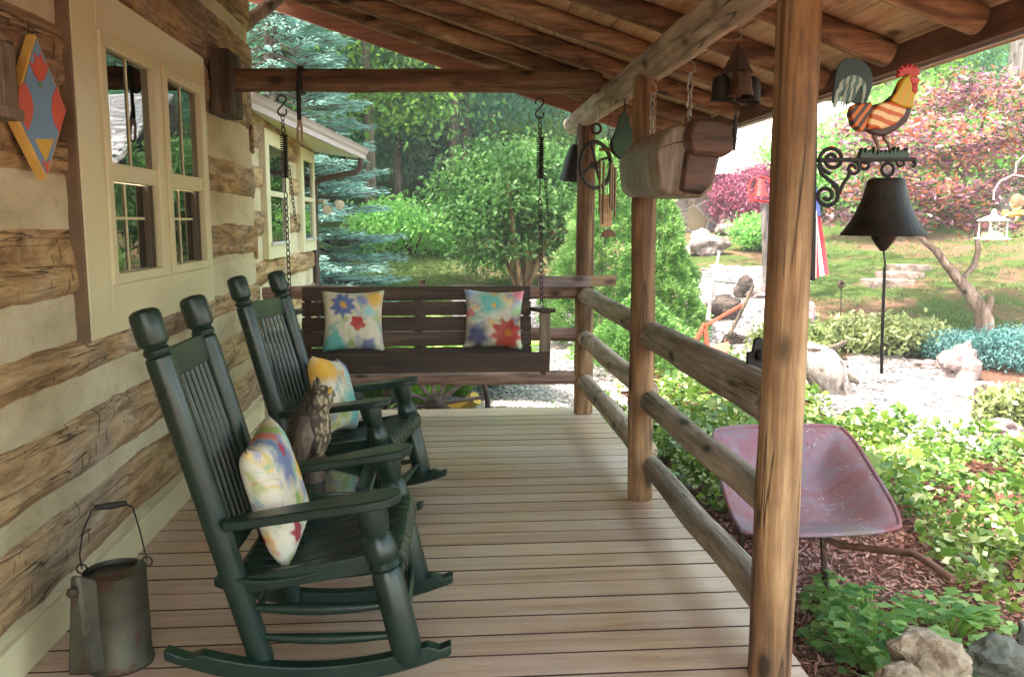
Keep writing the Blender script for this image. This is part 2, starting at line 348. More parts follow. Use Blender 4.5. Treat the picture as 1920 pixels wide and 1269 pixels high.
def groundmat():
    t = NT('ground_soil'); v = t.coord(kind='Object'); geo = t.n('NewGeometry').outputs['Position']
    n = t.noise(geo, 1.1, 6, .6); f = t.noise(geo, 22, 8, .75); f2 = t.noise(geo, 90, 4, .75)
    mul = t.ramp(f, [(.3, (.07,.025,.018)), (.5, (.20,.075,.055)), (.7, (.34,.16,.12))]); mul = t.mix(t.ramp(f2, [(.5, 0.), (.7, .6)]), mul, (.42,.27,.2))
    gr = t.ramp(f, [(.3, (.022,.045,.01)), (.5, (.065,.11,.025)), (.7, (.14,.18,.06))]); gr = t.mix(t.ramp(f2, [(.55, 0.), (.7, .5)]), gr, (.35,.30,.12))
    sx = t.n('SeparateXYZ', {0: geo}); wob = t.math('MULTIPLY_ADD', n, 3., -1.5)
    far = t.ramp(t.math('MULTIPLY', t.math('ADD', sx.outputs[1], wob), .1), [(.98, 0.), (1.06, 1.)])
    c = t.mix(far, mul, gr)
    pat = t.ramp(t.noise(geo, .6, 6, .7, .5), [(.46, 0.), (.56, .95)]); pat = t.math('MULTIPLY', pat, t.ramp(sx.outputs[0], [(0., .15), (1., 1.)])); c = t.mix(pat, c, t.mix(f, (.09,.042,.03), (.28,.17,.115)))
    t.base(c); t.bump(t.math('ADD', f, f2), .9, .05); t.P(rough=.95, spec=.1); return t.m
M['ground'] = groundmat()
def gravelmat():
    t = NT('gravel'); geo = t.n('NewGeometry').outputs['Position']; cc = t.vor(geo, 27, 'F1', 1); d = t.vor(geo, 27); big = t.noise(geo, 1.2, 4)
    v = t.n('RGBToBW', {0: cc}); c = t.ramp(v, [(.25, (.05,.04,.045)), (.42, (.24,.22,.23)), (.85, (.42,.395,.42))]); c = t.mix(t.ramp(d, [(.45, 0.), (.75, .8)]), c, (.13,.11,.10))
    c = t.mix(t.ramp(big, [(.5, 0.), (.7, .35)]), c, (.40,.30,.26)); t.base(c); t.bump(t.math('SUBTRACT', 1., d), 1., .03); t.P(rough=.85); return t.m
M['gravel'] = gravelmat()

M['lv_wood'] = leafmat('leaf_woods', (.05,.15,.04), (.14,.32,.08), (.30,.50,.16), .55)
M['lv_wood2'] = leafmat('leaf_woods_teal', (.06,.18,.11), (.15,.36,.23), (.32,.54,.36), .55)
M['lv_bright'] = leafmat('leaf_bright', (.04,.10,.015), (.12,.24,.035), (.26,.38,.08), .5)
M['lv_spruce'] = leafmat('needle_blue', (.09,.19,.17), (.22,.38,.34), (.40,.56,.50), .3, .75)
M['lv_dwarf'] = leafmat('needle_green', (.03,.10,.02), (.12,.25,.06), (.32,.46,.17), .35)
M['lv_bush'] = leafmat('leaf_bush', (.02,.075,.018), (.07,.17,.04), (.22,.33,.13), .4)
def coverleaf():
    t = NT('leaf_cover'); at = t.n('Attribute', attribute_name="col").outputs['Fac']; c = t.ramp(at, [(.05, (.03,.075,.012)), (.45, (.11,.19,.03)), (.8, (.26,.34,.07)), (.97, (.72,.74,.46))])  # palest stop paints sun highlights into the leaves, darkest one the gap shade
    big = t.noise(t.coord(), .9, 4); c = t.mix(t.ramp(big, [(.4, 0.), (.62, .5)]), c, (.05,.13,.03))
    t.base(c); t.P(rough=.4, spec=.5); tr = t.n('BsdfTranslucent', {0: t.mix(.5, c, (.3,.5,.05))}); mx = t.n('MixShader', {0: .35}); t.t.links.new(t.b.outputs[0], mx.inputs[1]); t.t.links.new(tr.outputs[0], mx.inputs[2]); t.t.links.new(mx.outputs[0], t.out.inputs[0]); return t.m
M['lv_cover'] = coverleaf()
M['lv_dark'] = leafmat('leaf_dark', (.012,.05,.015), (.035,.11,.03), (.09,.2,.06), .35)
M['lv_red'] = leafmat('leaf_maple_red', (.10,.12,.04), (.32,.15,.19), (.62,.30,.22), .45, tcol=(.6,.28,.28))
def mapleleaf():
    t = NT('leaf_maple_mixed'); at = t.n('Attribute', attribute_name="col").outputs['Fac']; big = t.noise(t.coord(), 1.6, 3)
    f = t.math('ADD', t.math('MULTIPLY', at, 1.0), t.math('MULTIPLY_ADD', big, .8, -.4)); c = t.ramp(f, [(.0, (.05,.12,.02)), (.26, (.08,.12,.03)), (.34, (.12,.035,.07)), (.48, (.22,.09,.16)), (.6, (.44,.28,.34)), (.72, (.42,.10,.04)), (.9, (.50,.20,.12))])
    t.base(c); t.P(rough=.4, spec=.5); tr = t.n('BsdfTranslucent', {0: c}); mx = t.n('MixShader', {0: .4}); t.t.links.new(t.b.outputs[0], mx.inputs[1]); t.t.links.new(tr.outputs[0], mx.inputs[2]); t.t.links.new(mx.outputs[0], t.out.inputs[0]); return t.m
M['lv_red'] = mapleleaf()
M['lv_laceleaf'] = leafmat('leaf_lace', (.12,.02,.06), (.26,.06,.13), (.46,.20,.28), .4, tcol=(.5,.14,.24))
M['lv_juniper'] = leafmat('leaf_juniper', (.02,.07,.065), (.06,.17,.165), (.20,.34,.32), .2)
M['lv_pale'] = leafmat('leaf_pale', (.06,.10,.025), (.20,.24,.09), (.48,.49,.28), .4)
M['lv_fern'] = leafmat('leaf_fern', (.10,.22,.04), (.28,.42,.10), (.48,.60,.22), .5)
M['lv_plant'] = leafmat('leaf_columbine', (.04,.13,.03), (.19,.35,.09), (.50,.62,.24), .5)
M['chips'] = leafmat('mulch_chip', (.09,.03,.02), (.26,.10,.075), (.50,.29,.22), .0)
M['grassm'] = leafmat('grass_blade', (.025,.06,.012), (.065,.12,.025), (.17,.22,.07), .35)

# ------------------------------------------------------------------ leaves as real little faces
def leafmesh(name, C_, D, N_, L, W, mat, parent=None, col=None):
    """rhombic leaves: centres, growing directions, face normals, lengths, widths"""
    C_ = np.asarray(C_, float); n = len(C_); D = D/np.maximum(np.linalg.norm(D, axis=1, keepdims=True), 1e-6)
    S = np.cross(D, N_); S /= np.maximum(np.linalg.norm(S, axis=1, keepdims=True), 1e-6); L = np.broadcast_to(L, (n,))[:, None]; W = np.broadcast_to(W, (n,))[:, None]
    if parent is not None: C_ = C_ - np.array(wloc(parent))
    V = np.empty((n, 4, 3)); V[:, 0] = C_; V[:, 1] = C_+D*L*.45+S*W*.5; V[:, 2] = C_+D*L; V[:, 3] = C_+D*L*.45-S*W*.5
    me = bpy.data.meshes.new(name); me.vertices.add(4*n); me.vertices.foreach_set("co", V.ravel())
    me.loops.add(4*n); me.loops.foreach_set("vertex_index", np.arange(4*n, dtype=np.int32)); me.polygons.add(n)
    me.polygons.foreach_set("loop_start", np.arange(0, 4*n, 4, dtype=np.int32)); me.update(calc_edges=True)
    a = me.attributes.new("col", 'FLOAT', 'FACE'); a.data.foreach_set("value", (RNG.random(n) if col is None else col).astype(np.float32))
    me.materials.append(mat); o = bpy.data.objects.new(name, me); COL.objects.link(o); o.parent = parent; return o
def rdir(n, up=0.): d = RNG.normal(size=(n, 3)); d[:, 2] += up; return d/np.linalg.norm(d, axis=1, keepdims=True)
def clumps(cen, rad_, nclump, per, cr, top=.0, shell=.55):
    """clumped points in an ellipsoid, with a light/dark value per clump"""
    u = rdir(nclump, top); r = shell+(1-shell)*RNG.random((nclump, 1))**.6; K = np.array(cen)+u*r*np.array(rad_)
    pts = np.repeat(K, per, 0)+RNG.normal(size=(nclump*per, 3))*cr*np.array([1, 1, .6]); col = np.clip(np.repeat(RNG.random(nclump), per)*.6+RNG.random(nclump*per)*.4, 0, 1)
    return pts, col

def ground_grid():
    xs = sorted(set([round(v, 2) for v in np.concatenate([np.arange(-60, -6, 3), np.arange(-6, 12, .35), np.arange(12, 70, 3)])]))
    ys = [round(v, 2) for v in np.concatenate([np.arange(-40, 2, 3), np.arange(2, 24, .35), np.arange(24, 120, 3)])]
    mb = MB(); nx = len(xs); vs = [(x, y, terrain(x, y)) for y in ys for x in xs]
    mb.add(vs, [(j*nx+i, j*nx+i+1, (j+1)*nx+i+1, (j+1)*nx+i) for j in range(len(ys)-1) for i in range(nx-1)], .5)
    return build('ground', mb, M['ground'], smooth=True, ang=180)
tag(ground_grid(), kind='structure')
def sheet(name, pts, mat, lift=.02, step=.3):
    """a thin layer laid over the terrain inside a polygon"""
    xs = [p[0] for p in pts]; ys = [p[1] for p in pts]; idx = {}; mb = MB(); vs = []; fs = []
    def inside(x, y):
        c = False; n = len(pts)
        for i in range(n):
            x1, y1 = pts[i]; x2, y2 = pts[i-1]
            if (y1 > y) != (y2 > y) and x < (x2-x1)*(y-y1)/(y2-y1)+x1: c = not c
        return c
    def vid(i, j):
        if (i, j) not in idx:
            x = min(xs)+i*step; y = min(ys)+j*step; idx[i, j] = len(vs); vs.append((x, y, 0))
        return idx[i, j]
    for i in range(int((max(xs)-min(xs))/step)+1):
        for j in range(int((max(ys)-min(ys))/step)+1):
            x = min(xs)+(i+.5)*step; y = min(ys)+(j+.5)*step
            if inside(x+noise.noise((x, y, 0))*.25, y+noise.noise((x, y, 5))*.25): fs.append((vid(i, j), vid(i+1, j), vid(i+1, j+1), vid(i, j+1)))
    vs = [(x+noise.noise((x*2, y*2, 1))*.12, y+noise.noise((x*2, y*2, 7))*.12, 0) for x, y, _ in vs]
    vs = [(x, y, terrain(x, y)+lift+.012) for x, y, _ in vs]
    mb.add(vs, fs, .5); return tag(build(name, mb, mat, ang=180), kind='structure')
g1 = [tuple(onG(x, y)[:2]) for x, y in [(1560,700),(1500,640),(1440,590),(1500,545),(1420,500),(1330,500),(1300,540),(1290,610),(1335,680),(1420,720),(1560,800),(1700,860),(1920,870),(2050,800),(1920,735),(1850,725),(1760,690),(1680,675),(1600,650)]]
sheet('gravel_path', g1, M['gravel'], step=.16)
g2 = [(-2.2,7.2),(1.9,7.2),(2.0,11),(1.9,14.8),(.2,15.5),(-.1,11.5),(-2.2,9.5)]
sheet('gravel_drive', g2, M['gravel'], step=.25)

# ------------------------------------------------------------------ the deck
def deck():
    mb = MB(); y = -1.6; w_ = .1445
    while y < 6.5:
        j = RNG.normal()*.0006
        mb.box(-1.39, 1.16+random.uniform(-.004, .004), y, y+w_-.010+RNG.normal()*.0012, -.034+j, j); y += w_
    o = build('deck_boards', mb, M['deck'], smooth=False); o.data.materials.append(M['gap_shade_grime'])
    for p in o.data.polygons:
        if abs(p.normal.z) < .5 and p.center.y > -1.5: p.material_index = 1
    tag(o, kind='structure'); o.name = 'deck'
    mb = MB(); mb.box(-1.36, 1.10, -1.55, 6.44, -.20, -.05)
    tag(build('underdeck_block', mb, M['underdeck']), kind='structure')  # solid dark block; shade under the boards put into its colour
    mb = MB(); mb.box(1.12, 1.145, -1.6, 6.47, -.45, -.032); mb.box(-1.39, 1.12, 6.455, 6.48, -.42, -.032)
    tag(build('deck_skirt', mb, M['fascia']), kind='structure')
deck()

# ------------------------------------------------------------------ the log house
house = thing('log_house', (-1.4, 2.5, 0), 'log cabin wall of rough hewn brown logs and cream chinking with a cream trimmed window', 'house')
WX = -1.41
def wstrip(mb, y0, y1, z0, z1, thick, seed, rag=.02, amp=.02, c=None, x=WX):
    ny = max(2, int((y1-y0)/.06)); nz = 8; vs = []; fs = []
    for i in range(ny+1):
        y = y0+(y1-y0)*i/ny
        b = z0+rag*noise.noise((y*2.2, seed, 0))+rag*.7*noise.noise((y*9, seed, 2)); t_ = z1+rag*noise.noise((y*2.0, seed, 5))+rag*.7*noise.noise((y*10, seed, 8))
        for k in range(nz+1):
            u = k/nz; z = b+(t_-b)*u; e = (1-abs(2*u-1)**10)
            d = thick*e+amp*(noise.noise((y*1.7, z*5, seed))+.6*noise.noise((y*6, z*12, seed+3)))*e
            vs.append((x+max(d, 0), y, z))
    m = nz+1; fs = [(i*m+k, (i+1)*m+k, (i+1)*m+k+1, i*m+k+1) for i in range(ny) for k in range(nz)]
    mb.add(vs, fs, c)
bands = [(.165,.43),(.50,.74),(.88,1.02),(1.18,1.44),(1.62,1.83),(1.94,2.17),(2.33,2.72),(2.80,3.05),(3.13,3.4)]
mb = MB(); cr = MB()
cr.box(-1.60, WX-.002, -1.6, 3.40, -.3, 3.3, .5); cr.box(-1.60, WX-.002, 5.0, 6.4, -.3, 3.3, .5)
cr.box(-1.60, WX-.002, 3.40, 5.0, -.3, 1.08, .5); cr.box(-1.60, WX-.002, 3.40, 5.0, 2.3, 3.3, .5)
prev = .12
for i, (a, b) in enumerate(bands):
    segs = [(-1.6, 3.34), (5.06, 6.405)] if 1.0 < (a+b)/2 < 2.25 else ([(-1.6, 6.405)] if i != 2 else [(-1.6, 6.405)])
    for (y0, y1) in segs:
        if i == 5 and y0 > 0: wstrip(mb, y0, y1, 2.11, 2.40, .026, i*13.7+y0, .02, .018)
        elif i == 4 and y0 > 0: wstrip(mb, y0, y1, 1.64, 1.86, .024, i*13.7+y0, .02, .018)
        elif i == 3 and y0 > 0: wstrip(mb, y0, y1, 1.25, 1.45, .024, i*13.7+y0, .02, .018)
        elif i == 6: wstrip(mb, y0, y1, a+.03, b, .03, i*13.7+y0, .02, .02)
        else: wstrip(mb, y0, y1, a, b, .026, i*13.7+y0, .016, .018)
build('log_face', mb, M['hewn'], house, ang=60)
chk = MB()
for i in range(len(bands)+1):
    a = (.10 if i == 0 else bands[i-1][1])-.03; b = (bands[i][0] if i < len(bands) else 3.45)+.03
    for (y0, y1) in ([(-1.6, 3.34), (5.06, 6.40)] if 1.0 < (a+b)/2 < 2.3 else [(-1.6, 6.40)]): wstrip(chk, y0, y1, a, b, .008, i*7.7, .0, .008)
build('chinking', chk, M['chink'], house, ang=60)
build('wall_core', cr, M['chink'], house)
b_ = MB(); b_.box(WX+.003, WX+.03, -1.6, 6.40, 0.0, .135); build('baseboard', b_, M['cream'], house, bevel=.004)
# log ends that show at the corner
for i, (a, b) in enumerate(bands):
    build('log_end', MB().box(-1.56, -1.395+.01*(i % 2), 6.402, 6.43+.012*(i % 3), a+.01, b-.01), M['hewn'], house, bevel=.01)
# window pair
win = tag(build('window', MB().box(-1.404, -1.352, 3.335, 3.56, 1.01, 2.37).box(-1.404, -1.352, 4.985, 5.07, 1.01, 2.37).box(-1.404, -1.351, 3.56, 4.985, 1.01, 1.205).box(-1.404, -1.351, 3.56, 4.985, 2.205, 2.37).box(-1.404, -1.352, 4.235, 4.315, 1.205, 2.205), M['cream'], house, bevel=.003))
build('edge_board', MB().box(-1.41, -1.355, 3.316, 3.333, 1.005, 2.62), M['edge'], win, bevel=.003)
for (y0, y1) in ((3.56, 4.235), (4.315, 4.985)):
    f = MB(); o_ = .055
    f.box(-1.40, -1.340, y0+.001, y0+o_, 1.207, 2.203).box(-1.40, -1.340, y1-o_, y1-.001, 1.207, 2.203).box(-1.40, -1.341, y0+o_, y1-o_, 2.15, 2.203).box(-1.40, -1.341, y0+o_, y1-o_, 1.207, 1.25)
    f.box(-1.385, -1.350, y0+o_, y1-o_, 1.625, 1.70)
    build('window_frame', f, M['cream'], win, bevel=.004)
    g = MB(); g.add([(-1.372, y0+o_, 1.70), (-1.372, y1-o_, 1.70), (-1.372, y1-o_, 2.15), (-1.372, y0+o_, 2.15)], [(0,1,2,3)]); g.add([(-1.398, y0+o_, 1.25), (-1.398, y1-o_, 1.25), (-1.398, y1-o_, 1.625), (-1.398, y0+o_, 1.625)], [(0,1,2,3)])
    build('pane', g, M['glass'], win, smooth=False)
    g = MB(); ym = (y0+y1)/2
    g.box(-1.371, -1.366, ym-.006, ym+.006, 1.70, 2.15).box(-1.397, -1.391, ym-.03, ym-.018, 1.25, 1.625).box(-1.397, -1.3905, y0+o_, ym-.03, 1.47, 1.482).box(-1.397, -1.3905, ym-.018, y1-.14, 1.47, 1.482)
    build('muntin', g, M['cream'], win)
    g = MB(); g.box(-1.397, -1.372, y1-.135, y1-.12, 1.25, 1.625).box(-1.397, -1.365, y1-.10, y1-.09, 1.25, 1.625).box(-1.397, -1.385, y1-.12, y1-o_, 1.25, 1.625)
    build('sash_track', g, M['track'], win)
# the wing beyond the porch
wing = thing('house_wing', (-1.6, 8.7, -.4), 'far wing of the cabin with two narrow cream windows under the pink grey gutter', 'house wing')
mb = MB(); ch = MB(); X2 = -1.62
wb = [(-.3,-.05),(.1,.36),(.5,.74),(.92,1.12),(1.34,1.56),(1.74,1.93),(2.08,2.4)]
ch.box(-4.0, X2, 6.5, 10.62, -.5, 2.48, .5)
for i, (a, b) in enumerate(wb):
    for y0, y1 in ((6.5, 7.66), (8.8, 9.5), (10.5, 10.62)) if 1.1 < (a+b)/2 < 2.2 else ((6.5, 10.62),): wstrip(mb, y0, y1, a, b, .03, i*5.3+y0+50, .02, .02, x=X2)
build('log_face', mb, M['hewn'], wing, ang=60); build('wall', ch, M['chink'], wing)
for (y0, y1) in ((7.7, 8.76), (9.55, 10.5)):
    f = build('window', MB().box(X2, -1.565, y0, y0+.16, 1.13, 2.27).box(X2, -1.565, y1-.14, y1, 1.13, 2.27).box(X2, -1.565, y0+.16, y1-.14, 1.13, 1.28).box(X2, -1.565, y0+.16, y1-.14, 2.14, 2.27).box(X2, -1.57, y0+.16, y1-.14, 1.69, 1.74), M['cream'], wing, bevel=.004)
    build('pane', MB().box(X2, -1.59, y0+.16, y1-.14, 1.28, 1.69).box(X2, -1.585, y0+.16, y1-.14, 1.74, 2.14), M['glass'], f, smooth=False)
    build('sill', MB().box(X2, -1.545, y0+.1, y1-.08, 1.255, 1.28), M['white'], f)
A = atY(467, 190, 7.0); B = atY(686, 292, 10.6)
d_ = Vector((0,0,1)); pr_ = [(0,0),(0,.05),(.02,.07),(.03,.10),(.05,.12),(-.02,.125),(-.03,.0)]
def eave(pr, mat, name, thick=None):
    vs = [A+Vector((p[0], 0, p[1]-.05)) for p in pr]+[B+Vector((p[0], 0, p[1]-.05)) for p in pr]; n = len(pr); m_ = MB()
    m_.add(vs, [tuple(range(n)), tuple(range(n, 2*n))[::-1]]+[(i, (i+1) % n, (i+1) % n+n, i+n) for i in range(n)]); return build(name, m_, mat, wing, ang=20)
eave(pr_, M['gutter'], 'gutter'); 
m_ = MB(); m_.add([A+Vector((-.03,0,-.045)), B+Vector((-.03,0,-.045)), Vector((X2, 10.6, 2.30)), Vector((X2, 7, 2.42))], [(0,1,2,3)]); build('soffit', m_, M['cream'], wing)
m_ = MB(); m_.add([A+Vector((-.03,0,.06)), B+Vector((-.03,0,.06)), Vector((-4, 10.6, 3.1)), Vector((-4, 7, 3.2)), A+Vector((-.03,0,.02)), B+Vector((-.03,0,.02)), Vector((-4, 10.6, 3.0)), Vector((-4, 7, 3.1))], [(0,1,2,3),(4,5,6,7),(0,1,5,4),(2,3,7,6),(1,2,6,5),(0,3,7,4)]); build('roof', m_, M['shingle'], wing)
dp = [B+Vector((-.06,-.05,-.03)), B+Vector((-.06,-.05,-.14)), B+Vector((-.12,-.05,-.20)), Vector((-1.50,10.5,1.97)), Vector((-1.57,10.5,1.90)), Vector((-1.58,10.5,1.75)), Vector((-1.58,10.5,-.35))]
build('downspout', MB().tube(dp, .038, 8), M['brown'], wing)
fl = thing('flood_light', (-1.5, 10.55, 1.66), 'twin yellowish flood lamp fixed beside the dark downspout at the wing corner', 'light')
build('bracket', MB().tube([(-1.55,10.55,1.70),(-1.46,10.5,1.70)], .03, 10), M['creamdark'], fl)
for x, z in ((-1.45, 1.62), (-1.30, 1.68)): build('lamp_head', MB().lathe([(.015,-.05),(.035,-.03),(.052,.04),(.058,.06),(.05,.064)], (x, 10.5, z), (.4, -.8, -.25)), M['creamdark'], fl)

# ------------------------------------------------------------------ the porch roof: posts, plate, rafters
roof = thing('porch_roof', (1.03, 4.3, 0), 'log framed porch roof of rafters and tan boards carried on three round log posts', 'porch roof')
def log(name, a, b, r0, r1, mat, parent, seed, n=18, rough=.07, wav=.008, k=26, ends=True):
    a = Vector(a); b = Vector(b); pts = []; rs = []
    for i in range(k+1):
        u = i/k; p = a.lerp(b, u)+Vector((noise.noise((u*3, seed, 1)), noise.noise((u*3, seed, 4)), noise.noise((u*3, seed, 8))))*wav
        r = r0+(r1-r0)*u; r *= 1+.03*noise.noise((u*8, seed, 11))
        if ends and (i == 0 or i == k): r *= .9
        pts.append(p); rs.append(r)
    if ends: pts.insert(1, pts[0].lerp(pts[1], .12)); rs.insert(1, rs[0]/.9); pts.insert(-1, pts[-1].lerp(pts[-2], .12)); rs.insert(-1, rs[-1]/.9)
    mb = MB(); mb.tube(pts, rs, n, rough=rough, seed=seed); return build(name, mb, mat, parent, ang=50)
log('post', (1.035,6.40,0), (1.035,6.40,2.19), .073, .065, M['post'], roof, 3)
log('post', (1.01,4.33,0), (.995,4.33,2.18), .066, .060, M['post'], roof, 5)
log('post', (1.03,2.53,-.40), (1.035,2.53,2.62), .070, .061, M['post'], roof, 8, k=40)
log('plate_log', (1.03,-1.5,2.235), (1.03,7.05,2.235), .088, .078, M['logy'], roof, 12, k=60, n=22)
log('tie_log', (-1.33,5.45,2.31), (.97,5.45,2.33), .068, .072, M['tie'], roof, 14, k=40)
build('wall_block', MB().box(-1.385, -1.265, 5.29, 5.60, 2.09, 2.47), M['trunk'], roof, bevel=.012)
log('brace_log', (-1.50,6.42,2.78), (-1.22,6.74,3.12), .05, .045, M['whitewood'], roof, 17)
SL = .322
def rz(x, off=0): return 2.325+SL*(1.03-x)+off      # underside line of the rafters
rys = [6.36, 5.90, 5.29, 4.70, 4.07, 3.46, 2.87, 2.27, 1.67, 1.07, .47, -.13, -.73]
for i, y in enumerate(rys): log('rafter', (-1.7, y, rz(-1.7, .055)), (1.80, y, rz(1.80, .055)), .060, .052, M['rafter'], roof, 30+i, n=14, k=30, wav=.012)
mb = MB(); x = -1.7
while x < 1.88:
    w_ = .235; mb.add([(x, -1.5, rz(x, .112)), (x+w_-.006, -1.5, rz(x+w_-.006, .112)), (x+w_-.006, 6.80, rz(x+w_-.006, .112)), (x, 6.80, rz(x, .112)),
        (x, -1.5, rz(x, .135)), (x+w_-.006, -1.5, rz(x+w_-.006, .135)), (x+w_-.006, 6.80, rz(x+w_-.006, .135)), (x, 6.80, rz(x, .135))], [(0,1,2,3),(4,5,6,7),(0,1,5,4),(1,2,6,5),(2,3,7,6),(3,0,4,7)]); x += w_
build('roof_board', mb, M['roofboard'], roof)
mb = MB(); mb.add([(-2.6,-1.6,rz(-2.6,.16)),(1.95,-1.6,rz(1.95,.16)),(1.95,6.88,rz(1.95,.16)),(-2.6,6.88,rz(-2.6,.16)),(-2.6,-1.6,rz(-2.6,.20)),(1.95,-1.6,rz(1.95,.20)),(1.95,6.88,rz(1.95,.20)),(-2.6,6.88,rz(-2.6,.20))],
    [(0,1,2,3),(4,5,6,7),(0,1,5,4),(1,2,6,5),(2,3,7,6),(3,0,4,7)]); build('roof_sheet', mb, M['shingle'], roof)
mb = MB(); mb.box(1.84, 1.875, -1.5, 6.80, 2.075, 2.20); build('fascia_board', mb, M['fascia'], roof, bevel=.003)
mb = MB(); mb.box(1.878, 1.893, -1.5, 6.80, 2.066, 2.10); build('fascia_trim', mb, M['gutter'], roof)
mb = MB(); mb.add([(-1.9,6.81,rz(-1.9,-.03)),(1.88,6.81,rz(1.88,-.03)),(1.88,6.84,rz(1.88,-.03)),(-1.9,6.84,rz(-1.9,-.03)),(-1.9,6.81,rz(-1.9,.155)),(1.88,6.81,rz(1.88,.155)),(1.88,6.84,rz(1.88,.155)),(-1.9,6.84,rz(-1.9,.155))],
    [(0,1,2,3),(4,5,6,7),(0,1,5,4),(1,2,6,5),(2,3,7,6),(3,0,4,7)]); build('barge_board', mb, M['barge'], roof)

# ------------------------------------------------------------------ railings
rl = thing('log_railing', (1.05, 3.4, 0), 'near railing of three thick log rails between the near and middle posts', 'railing')
log('rail', (1.06,2.62,.882), (1.045,4.42,.884), .082, .070, M['raily'], rl, 51, rough=.07, wav=.012)
log('rail', (1.06,2.62,.541), (1.045,4.42,.535), .058, .056, M['raily'], rl, 52, rough=.07, wav=.012)
log('rail', (1.075,2.62,.185), (1.06,4.42,.185), .060, .056, M['raily'], rl, 53, rough=.07, wav=.012)
rl = thing('log_railing', (1.05, 5.3, 0), 'pale railing of three log rails between the middle and far corner posts', 'railing')
for z, s in ((.91,61), (.585,62), (.255,63)): log('rail', (1.05,4.36,z-.01), (1.03,6.30,z+.005), .060, .062, M['logy'], rl, s, rough=.06, wav=.008)
rl = thing('log_railing', (-.2, 6.4, 0), 'railing of three reddish log rails along the far end behind the swing', 'railing')
for z, s in ((.937,71), (.61,72), (.275,73)): log('rail', (-1.36,6.42,z+.0), (1.0,6.42,z), .048, .052, M['railx'], rl, s, rough=.08, wav=.015)
build('baluster', MB().box(-.215, -.165, 6.44, 6.475, .25, 1.03), M['railx'], rl, bevel=.004)

